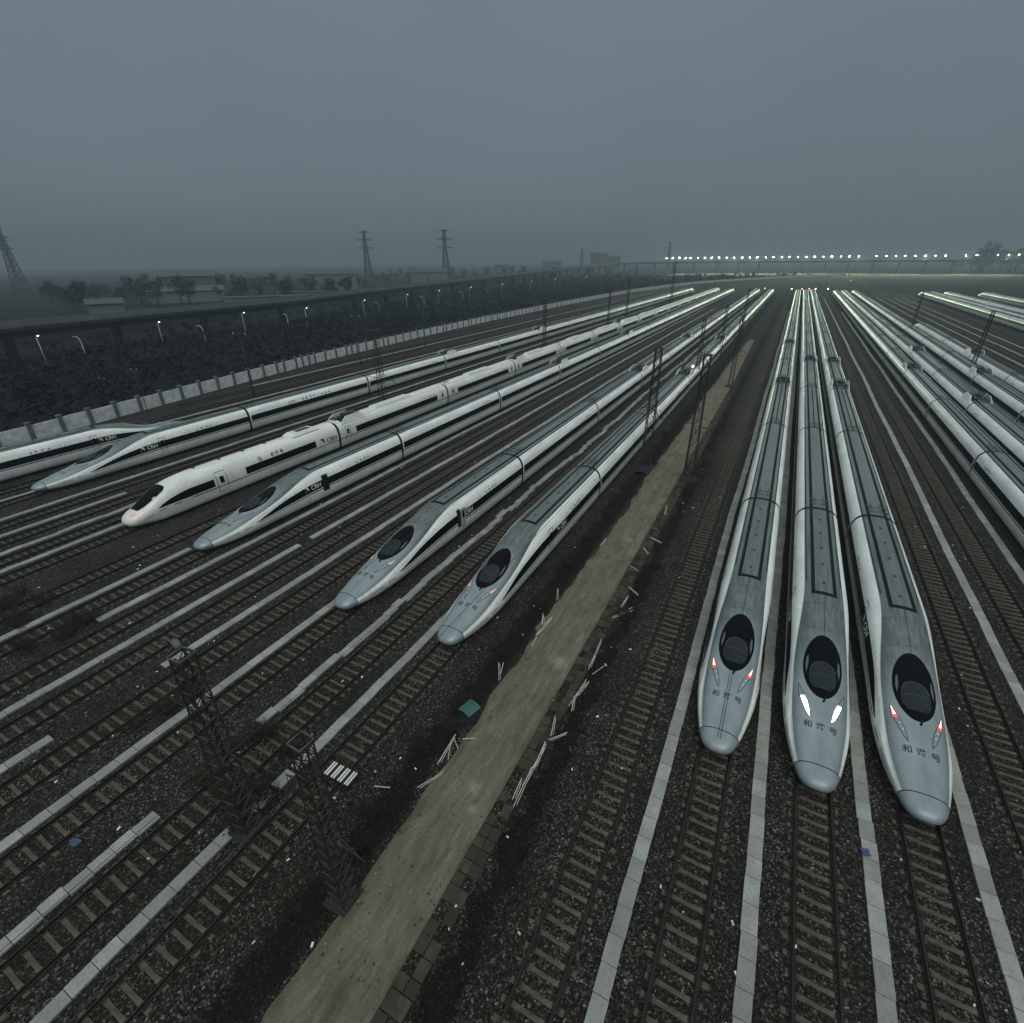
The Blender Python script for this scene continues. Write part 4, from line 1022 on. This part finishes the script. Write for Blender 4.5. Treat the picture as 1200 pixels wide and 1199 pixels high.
def build_houses():
    def house(px, D, L, dp, h, lab, cat, wall, roof, flat=False, nwin=6, rows=1):
        x, y, a = ray_at(px, D); t = thing('building', lab, cat, (x, y, 0), a)
        b = MB(); b.box((0, 0, h / 2), (L, dp, h), wall); b.build('wall', t)
        b = MB()
        if flat: b.box((0, 0, h + .3), (L + .6, dp + .6, .6), roof)
        else:
            hl, hd = L / 2 + .6, dp / 2 + .8; rz = h + dp * .22
            b.add([(-hl, -hd, h + .02), (hl, -hd, h + .02), (hl, hd, h + .02), (-hl, hd, h + .02), (-hl, 0, rz), (hl, 0, rz)], [(0, 1, 5, 4), (2, 3, 4, 5), (0, 4, 3), (1, 2, 5), (3, 2, 1, 0)], roof)
        b.build('roof', t)
        for r_ in range(rows):
            for i in range(nwin):
                b = MB(); wx = -L / 2 + L * (i + .5) / nwin; zc = h * (r_ + .55) / rows; b.box((wx, -dp / 2 - .03, zc), (L / nwin * .5, .1, h / rows * .42), MAT['pane']); b.build('window', t)
    house(114, 300, 13, 9, 8, 'pale two storey house standing alone left of the factories', 'house', MAT['plaster'], MAT['rooft'], False, 3, 2)
    house(222, 480, 34, 18, 15, 'dark arched-roof hall on the left horizon', 'hall', MAT['plaster2'], MAT['rooft'], False, 5)
    house(308, 330, 42, 10, 6.5, 'long low white shed with dark doorways behind the viaduct', 'shed', MAT['plaster'], MAT['rooft'], True, 9)
    house(216, 430, 44, 14, 7, 'long grey shed under the arched hall', 'shed', MAT['plaster'], MAT['rooft'], False, 8)
    house(352, 380, 30, 10, 6, 'short pale shed right of the long white shed', 'shed', MAT['plaster'], MAT['rooft'], True, 6)
    house(388, 520, 44, 16, 14, 'wide pale factory with a grey roof left of the pylons', 'factory', MAT['plaster'], MAT['rooft'], False, 7)
    house(503, 620, 40, 16, 13, 'pale factory building between the two clear pylons', 'factory', MAT['plaster'], MAT['rooft'], False, 7)
    house(700, 1250, 36, 22, 36, 'faint taller apartment block on the horizon left of the floodlights', 'building', MAT['plaster2'], MAT['plaster2'], True, 6, 9)
    house(716, 1260, 34, 22, 30, 'faint lower apartment block on the horizon left of the floodlights', 'building', MAT['plaster2'], MAT['plaster2'], True, 5, 7)
    house(646, 1400, 46, 22, 20, 'very faint wide block on the horizon between pylons', 'building', MAT['plaster2'], MAT['plaster2'], True, 7, 5)
    house(588, 1150, 30, 20, 15, 'faint block on the horizon right of the clear pylons', 'building', MAT['plaster2'], MAT['plaster2'], True, 5, 4)
def make_bush(seed, h=1.6):
    rr = random.Random(seed); b = MB()
    for i in range(26):
        a = rr.uniform(0, 2 * PI); l = rr.uniform(.5, 1) * h; e = rr.uniform(.35, 1.3); p0 = Vector((rr.uniform(-.15, .15), rr.uniform(-.15, .15), 0))
        p1 = p0 + Vector((math.cos(a) * math.cos(e), math.sin(a) * math.cos(e), math.sin(e))) * l * .55; b.bar(p0, p1, .022, MAT['twig'], 3, .014)
        for _ in range(4):
            p2 = p1 + Vector((rr.gauss(0, .35), rr.gauss(0, .35), rr.uniform(.0, .5))) * l * .8; b.bar(p1, p2, .013, MAT['twig'], 3, .006)
            for _ in range(2): p3 = p2 + Vector((rr.gauss(0, .2), rr.gauss(0, .2), rr.uniform(-.1, .25))) * l * .7; b.bar(p2, p3, .007, MAT['twig'], 3, .004)
        leaf_clump(b, p1, .3 * h, 7, .06, MAT['leaf'], rr)
    return b.mesh('dry_bush')
def build_bushes():
    ms = [make_bush(1), make_bush(2, 2.0), make_bush(3, 1.2)]
    rr = random.Random(3)
    lab = {'l': 'dry leafless bush in the dark patch at the left edge', 'm': 'dry dark bush at the foot of the nearest lattice mast', 'd': 'dark weed clump in the muddy ditch beside the dirt road', 'r': 'small weed clump on the right verge of the dirt road'}
    grp = {'l': 'dry bushes at the left edge', 'm': 'dry bushes around the near mast', 'd': 'weeds in the ditch left of the dirt road', 'r': 'weeds right of the dirt road'}
    sp = [('l', -47.6 + rr.uniform(-2.5, 2.5), 8 + rr.uniform(-1.5, 4), 1.0) for _ in range(9)] + [('l', -42 + rr.uniform(-1.2, 1.5), 9.5 + rr.uniform(-1.5, 2.5), .8) for _ in range(8)]
    sp += [('m', -18.6 + rr.uniform(-1.6, .6), 8 + rr.uniform(-1.5, 3), .9) for _ in range(6)] + [('m', -22.3 + rr.uniform(-.6, 1.6), 9.0 + rr.uniform(-2, 2), .8) for _ in range(5)] + [('m', -28.5 + rr.uniform(-.8, .8), 9 + rr.uniform(-2, 2), .8) for _ in range(4)]
    sp += [('d', -12.9 + rr.uniform(-.6, .5), yy + rr.uniform(-1, 1), .55) for yy in (6.5, 8, 9.5, 11, 14, 17, 19, 23, 28, 34, 41, 47, 53, 62, 75)]
    sp += [('r', -6.3 + rr.uniform(-.5, .5), yy, rr.uniform(.35, .8)) for yy in (30, 38, 55, 57, 60, 64, 72, 80, 88)]
    for i, (k, x, y, s) in enumerate(sp):
        o = bpy.data.objects.new('dry_bush', ms[i % 3]); COL.objects.link(o); z = -.3 if k == 'd' else 0
        set_thing(o, (x, y, z), lab[k], 'bush', grp[k], rr.uniform(0, 6), s * rr.uniform(.8, 1.2))

# ------------------------------------------------------------------ small things by the road
STICKS = [(-11.8,27.4,-11.4,26.2),(-11.1,27.4,-11.3,26.3),(-11.1,26.0,-11.3,24.9),(-11.2,24.9,-11.1,23.8),(-12.4,21.6,-11.6,20.2),(-12.1,21.7,-11.8,20.8),(-7.1,26.6,-7.0,23.7),(-7.0,25.0,-7.0,23.8),(-6.2,24.4,-6.6,23.3),(-6.8,22.8,-7.0,20.3),(-6.6,22.7,-6.9,21.2),(-7.0,21.2,-6.7,20.0),(-7.4,19.2,-7.1,17.9),(-6.4,18.6,-7.1,17.6),(-7.2,17.4,-7.1,15.7),(-7.1,17.3,-7.2,14.6),(-7.2,15.7,-7.1,13.4),(-7.4,14.9,-7.3,13.7),(-11.8,15.6,-11.7,13.7),(-11.8,15.4,-11.2,14.9),(-11.8,15.1,-11.3,14.1),(-11.1,13.4,-11.8,12.1),(-10.7,15.9,-11.3,15.5),(-13.0,11.5,-13.8,11.2),(-6.2,31.2,-7.1,29.6),(-6.9,32.2,-7.0,30.8),(-7.7,50.2,-7.4,47.4),(-7.6,42.3,-6.4,41.8),(-7.2,33.6,-6.2,32.8),(-6.1,31.0,-7.2,29.2),(-6.9,32.6,-7.0,31.0),(-12.2,31.0,-11.6,29.4),(-11.9,27.5,-11.5,26.4),(-11.1,27.4,-11.3,25.0),(-11.2,40.2,-11.3,38.8),(-7.7,40.2,-7.0,39.2),(-7.2,36.3,-7.9,36.7)]
def build_debris():
    for i, (x0, y0, x1, y1) in enumerate(STICKS):
        L = math.hypot(x1 - x0, y1 - y0); a = math.atan2(y1 - y0, x1 - x0); b = MB(); wd = rnd.uniform(.03, .05)
        b.box((0, 0, 0), (L, wd, .035), MAT['wood'], 0, (.985, .9))
        if L > 1.2: b.bar((-L * .4, wd * .5 + .05, -.005), (L * .42, wd * .5 + .09, -.005), .016, MAT['wood'], 4)
        o = b.build('plank'); left = x0 < -9.5
        o.location = ((x0 + x1) / 2, (y0 + y1) / 2, .15 if (-8 < x0 < -7) or x0 > -11.3 and left else .10); o.rotation_euler = (rnd.uniform(-.05, .05), rnd.uniform(-.09, .09), a)
        tag(o, 'bleached plank lying across the left ditch of the dirt road' if left else 'bleached plank lying along the right kerb of the dirt road', 'plank', 'planks left of the dirt road' if left else 'planks right of the dirt road')
    t = thing('equipment_box', 'green-lidded metal equipment box in the ditch left of the dirt road', 'equipment box', (-11.75, 17.0, -.3), -.25)
    b = MB(); b.box((0, 0, .5), (.62, .66, 1.1), MAT['boxside']); b.box((0, 0, .06), (.85, .9, .12), MAT['concd']); b.build('cabinet', t)
    b = MB()
    for sg in (-1, 1):
        b.add([(0, -.46, 1.22), (0, .46, 1.22), (sg * .43, .46, 1.10), (sg * .43, -.46, 1.10), (0, -.46, 1.17), (0, .46, 1.17), (sg * .43, .46, 1.05), (sg * .43, -.46, 1.05)], [(0, 1, 2, 3), (7, 6, 5, 4), (2, 1, 5, 6), (0, 3, 7, 4), (3, 2, 6, 7)], MAT['green'])
        b.bar((sg * .43, -.46, 1.09), (sg * .43, .46, 1.09), .018, MAT['pillar'], 4)
        for yy in (-.46, .46): b.bar((0, yy, 1.225), (sg * .43, yy, 1.105), .014, MAT['pillar'], 4)
    b.bar((0, -.46, 1.225), (0, .46, 1.225), .016, MAT['pillar'], 4)
    b.build('lid', t)
    t = thing('striped_board', 'board of white stripes laid across the track at the near mast', 'crossing board', (-15.7, 10.9, .22), .02)
    b = MB(); b.box((0, 0, -.06), (1.75, .78, .08), MAT['under']); b.build('base', t)
    for k in range(8):
        b = MB(); xx = -.72 + (k // 2) * .44 + (k % 2) * .15; b.box((xx, 0, .01), (.075, .74, .05), MAT['bar']); b.build('stripe', t)
    for x, y, rz, lab in ((9.9 - 2.3, 18.6, .5, 'torn blue plastic scrap on the slabs between the near trains'), (-23.9, 2.9, .2, 'small blue scrap on the ballast at the lower left')):
        b = MB(); rows = [[(u * .17 + .04 * math.sin(v * 3), v * .16, .03 + .05 * math.sin(u * 4 + v * 3) ** 2) for u in (-1, -.4, .3, 1)] for v in (-1, -.3, .5, 1)]
        b.grid(rows, MAT['blue'], smooth=False); o = b.build('plastic_scrap'); o.location = (x, y, .12); o.rotation_euler = (0, 0, rz); tag(o, lab, 'scrap')
    rr = random.Random(8); b = MB()
    for i in range(420):
        x, y = rr.uniform(-50, 22), 4 + 60 * rr.random() ** 1.6
        if not in_frame((x, y, 0)): continue
        s = rr.uniform(.03, .085); a = rr.uniform(0, 6); b.box((x, y, .02), (s * 2, s, .04), rr.choice((MAT['bar'], MAT['plaster'], MAT['wood'])), a)
    for i in range(420):
        x, y = rr.uniform(-11.4, -7.9), 5 + 70 * rr.random() ** 1.5
        sz = rr.uniform(.015, .05); b.box((x, y, .125 + sz * .3), (sz * 2, sz * 1.6, sz), rr.choice((MAT['kerb'], MAT['kerb'], MAT['sleeper'], MAT['slab'])), rr.uniform(0, 6), (.6, .6))
    o = b.build('litter', kind='stuff'); tag(o, 'tiny pale litter and stones strewn over the ballast and dirt road', 'litter')

# ------------------------------------------------------------------ haze
def build_haze():
    b = MB(); b.box((0, 1300, 41.2), (4600, 3900, 84.4), MAT['white'])
    o = b.build('haze', kind='stuff'); tag(o, 'thin grey evening haze lying over the whole yard', 'haze')
    m = bpy.data.materials.new('haze'); m.use_nodes = True; t = m.node_tree; t.nodes.clear()
    oo = t.nodes.new('ShaderNodeOutputMaterial'); v = t.nodes.new('ShaderNodeVolumePrincipled')
    v.inputs['Color'].default_value = (.33, .42, .47, 1); v.inputs['Density'].default_value = .00066; v.inputs['Anisotropy'].default_value = 0.0
    t.links.new(v.outputs[0], oo.inputs['Volume']); o.data.materials.clear(); o.data.materials.append(m)
    o.visible_shadow = True

# ================================================================== assemble
build_ground(); build_road(); build_wall(); build_viaduct()
TR = [(-3.25, 'empty track running alone right of the dirt road', None), (1.05, 'track under the leftmost of the three near trains', 21), (5.6, 'track under the middle of the three near trains', 21), (9.95, 'track under the rightmost of the three near trains', 21),
      (14.5, 'empty track just right of the three near trains', None), (18.7, 'empty track left of the right-hand train group', None), (23.8, 'track under the first train of the right-hand group', -40), (28.4, 'track under the second train of the right-hand group', -40), (34.7, 'track under the third train of the right-hand group', -40), (39.6, 'track under the fourth train of the right-hand group', -40),
      (-16.2, 'track under the red-lamp train nearest the dirt road', 21), (-20.5, 'empty track between the two red-lamp trains at centre left', None), (-25.3, 'track under the train with its cab door swung out', 21), (-29.7, 'empty track left of the train with the swung-out door', None), (-34.1, 'middle one of the empty tracks at centre left', None), (-38.6, 'empty track right of the train with the dark open door', None),
      (-43.0, 'track under the train with the dark open door', 21), (-47.6, 'empty track left of the train with the dark open door', None), (-53.6, 'track under the cream train', 21), (-57.3, 'empty track just left of the cream train', None), (-61.6, 'second empty track left of the cream train', None), (-65.8, 'third empty track left of the cream train', None), (-70.0 - 2.2, 'track under the silver train left of the cream train', 21), (-76.5, 'empty track between the two far left silver trains', None), (-81.4, 'track under the far left reversed train', -40), (-86, 'empty track just left of the far left reversed train', None)]
for x, lab, hf in TR: build_track(x, lab, -22 if x > -60 else -10, 470, hf)
for x, y0, lab in ((-90.5, -10, 'empty track behind the far left train, third from the wall'), (-96, 52, 'empty track second from the boundary wall'), (-101.5, 92, 'empty track closest to the boundary wall'), (-107, 150, 'short far track tucked against the boundary wall')): build_track(x, lab, y0, 560)
for i, x in enumerate((44.5, 49, 53.5, 58, 62.5, 67)): build_track(x, ['first', 'second', 'third', 'fourth', 'fifth', 'sixth'][i] + ' empty track right of the right-hand trains, counted from them', 60, 470)
for x, lab, runs in [(-18.1, 'slab strip left of the track nearest the dirt road', [(-5, 8.1), (8.9, 9.3), (10.1, 150)]), (-22.2, 'jagged slab strip right of the swung-out door train', [(-2, 4.8), (11.2, 300)]), (-26.75, 'long slab strip running under the nose of the swung-out door train', [(-5, 300)]), (-31.75, 'slab strip between the empty tracks at centre left', [(-4, 5), (11.4, 300)]),
                     (-36.2, 'slab strip broken by a gap at centre left', [(-4, 26), (28, 300)]), (-40.7, 'slab strip starting abruptly right of the open-door train', [(12, 300)]), (-44.6, 'slab strip under the nose of the open-door train', [(3, 21.5)]), (-55.5, 'slab strip ending at the cream train nose', [(8, 21.5)]), (-59.1, 'jagged slab strip left of the cream train', [(8, 300)]), (-63.6, 'slab strip two tracks left of the cream train', [(8, 26)]), (-67.9, 'slab strip three tracks left of the cream train', [(8, 300)]), (-73.6, 'slab strip under the nose of the silver train left of the cream one', [(10, 21.5)]),
                     
                     (-1.2, 'slab strip left of the leftmost near train', [(-5, 300)]), (3.3, 'slab strip between the leftmost and middle near trains', [(-5, 300)]), (7.7, 'slab strip between the middle and rightmost near trains', [(-5, 300)]), (12.0, 'slab strip right of the rightmost near train', [(-5, 300)]), (16.6, 'slab strip between the two empty tracks at right', [(10, 54.6), (55.6, 420)]), (21.1, 'slab strip left of the right-hand train group', [(20, 300)]),
                     (42.2, 'slab strip right of the fourth right-hand train', [(90, 420)]), (46.7, 'first far slab strip among the right empty tracks', [(100, 420)]), (51.2, 'second far slab strip among the right empty tracks', [(120, 420)]), (55.8, 'third far slab strip among the right empty tracks', [(130, 420)]), (60.2, 'fourth far slab strip among the right empty tracks', [(150, 420)]), (-88.3, 'pale slab strip behind the silver train left of the cream train', [(10, 420)]), (-98.8, 'pale slab strip along the tracks near the boundary wall', [(70, 420)])]:
    build_strip(x, lab, runs, jit=.07 if x in (-22.2, -59.1) else .016)
G1, G2, G3 = 'three silver trains at the right front', 'silver trains at the left', 'trains in the right-hand group'
build_train(1.05, 'silver high speed train with red lamps, leftmost of the three near right trains', 'red', None, y0=20.4, group=G1, seamline=True)
build_train(5.6, 'silver high speed train with bright white headlights lit', 'white', None, y0=20.4, pantos=(4,), group=G1)
build_train(9.95, 'silver high speed train with red lamps, rightmost and nearest of the three front trains', 'red', None, y0=20.9, pantos=(3, 4), group=G1)
build_train(-16.2, 'silver high speed train beside the dirt road with a white lamp lit on its roof', 'pink', None, 16.5, y0=20.9, group=G2, lamp=True)
build_train(-25.3, 'silver high speed train with its cab door panel swung out', 'pink', 'plug', 15.3, y0=20.6, group=G2)
build_train(-43.0, 'silver high speed train with its dark cab door gap open beside the cream train', None, 'open', 12.4, y0=21.2, pantos=(3, 5), group=G2)
build_train(-53.6, 'cream high speed train with pink nose lamps and black windscreen', y0=20.9, kind='cream', pantos=(1, 3, 6))
build_train(-72.2, 'silver high speed train left of the cream train with CCTV lettering', None, None, 12.4, y0=21.0, cctv=1, pantos=(3, 5), group=G2)
build_train(-81.4, 'far left silver train whose nose points away from the camera', None, None, 12.4, y0=45.5, n=5, pantos=(), rz=PI, group=G2)
build_train(23.8, 'first silver train of the right-hand group, next to the empty tracks', y0=19, pantos=(4,), group=G3)
build_train(28.4, 'second silver train of the right-hand group, close behind the first', y0=19, pantos=(3, 5), group=G3)
build_train(34.7, 'third silver train of the right-hand group, at the right edge', y0=19, pantos=(4,), group=G3)
build_train(39.6, 'fourth silver train of the right-hand group, in front of the empty tracks', y0=20, n=8, pantos=(5,), group=G3)
G4 = 'distant trains at the far right'
build_train(73.2, 'far right distant train nearest the empty tracks', pantos=(), group=G4)
build_train(77.8, 'far right distant train in the middle of the bunch', pantos=(), group=G4)
build_train(85.4, 'far right distant train at the back of the bunch', pantos=(), group=G4)
build_train(104, 'most distant faint train at the right edge', pantos=(), group=G4)
build_masts(); build_pylons(); build_lamps(); build_signals(); build_houses(); build_trees(); build_scrub(); build_bushes(); build_debris(); build_haze()
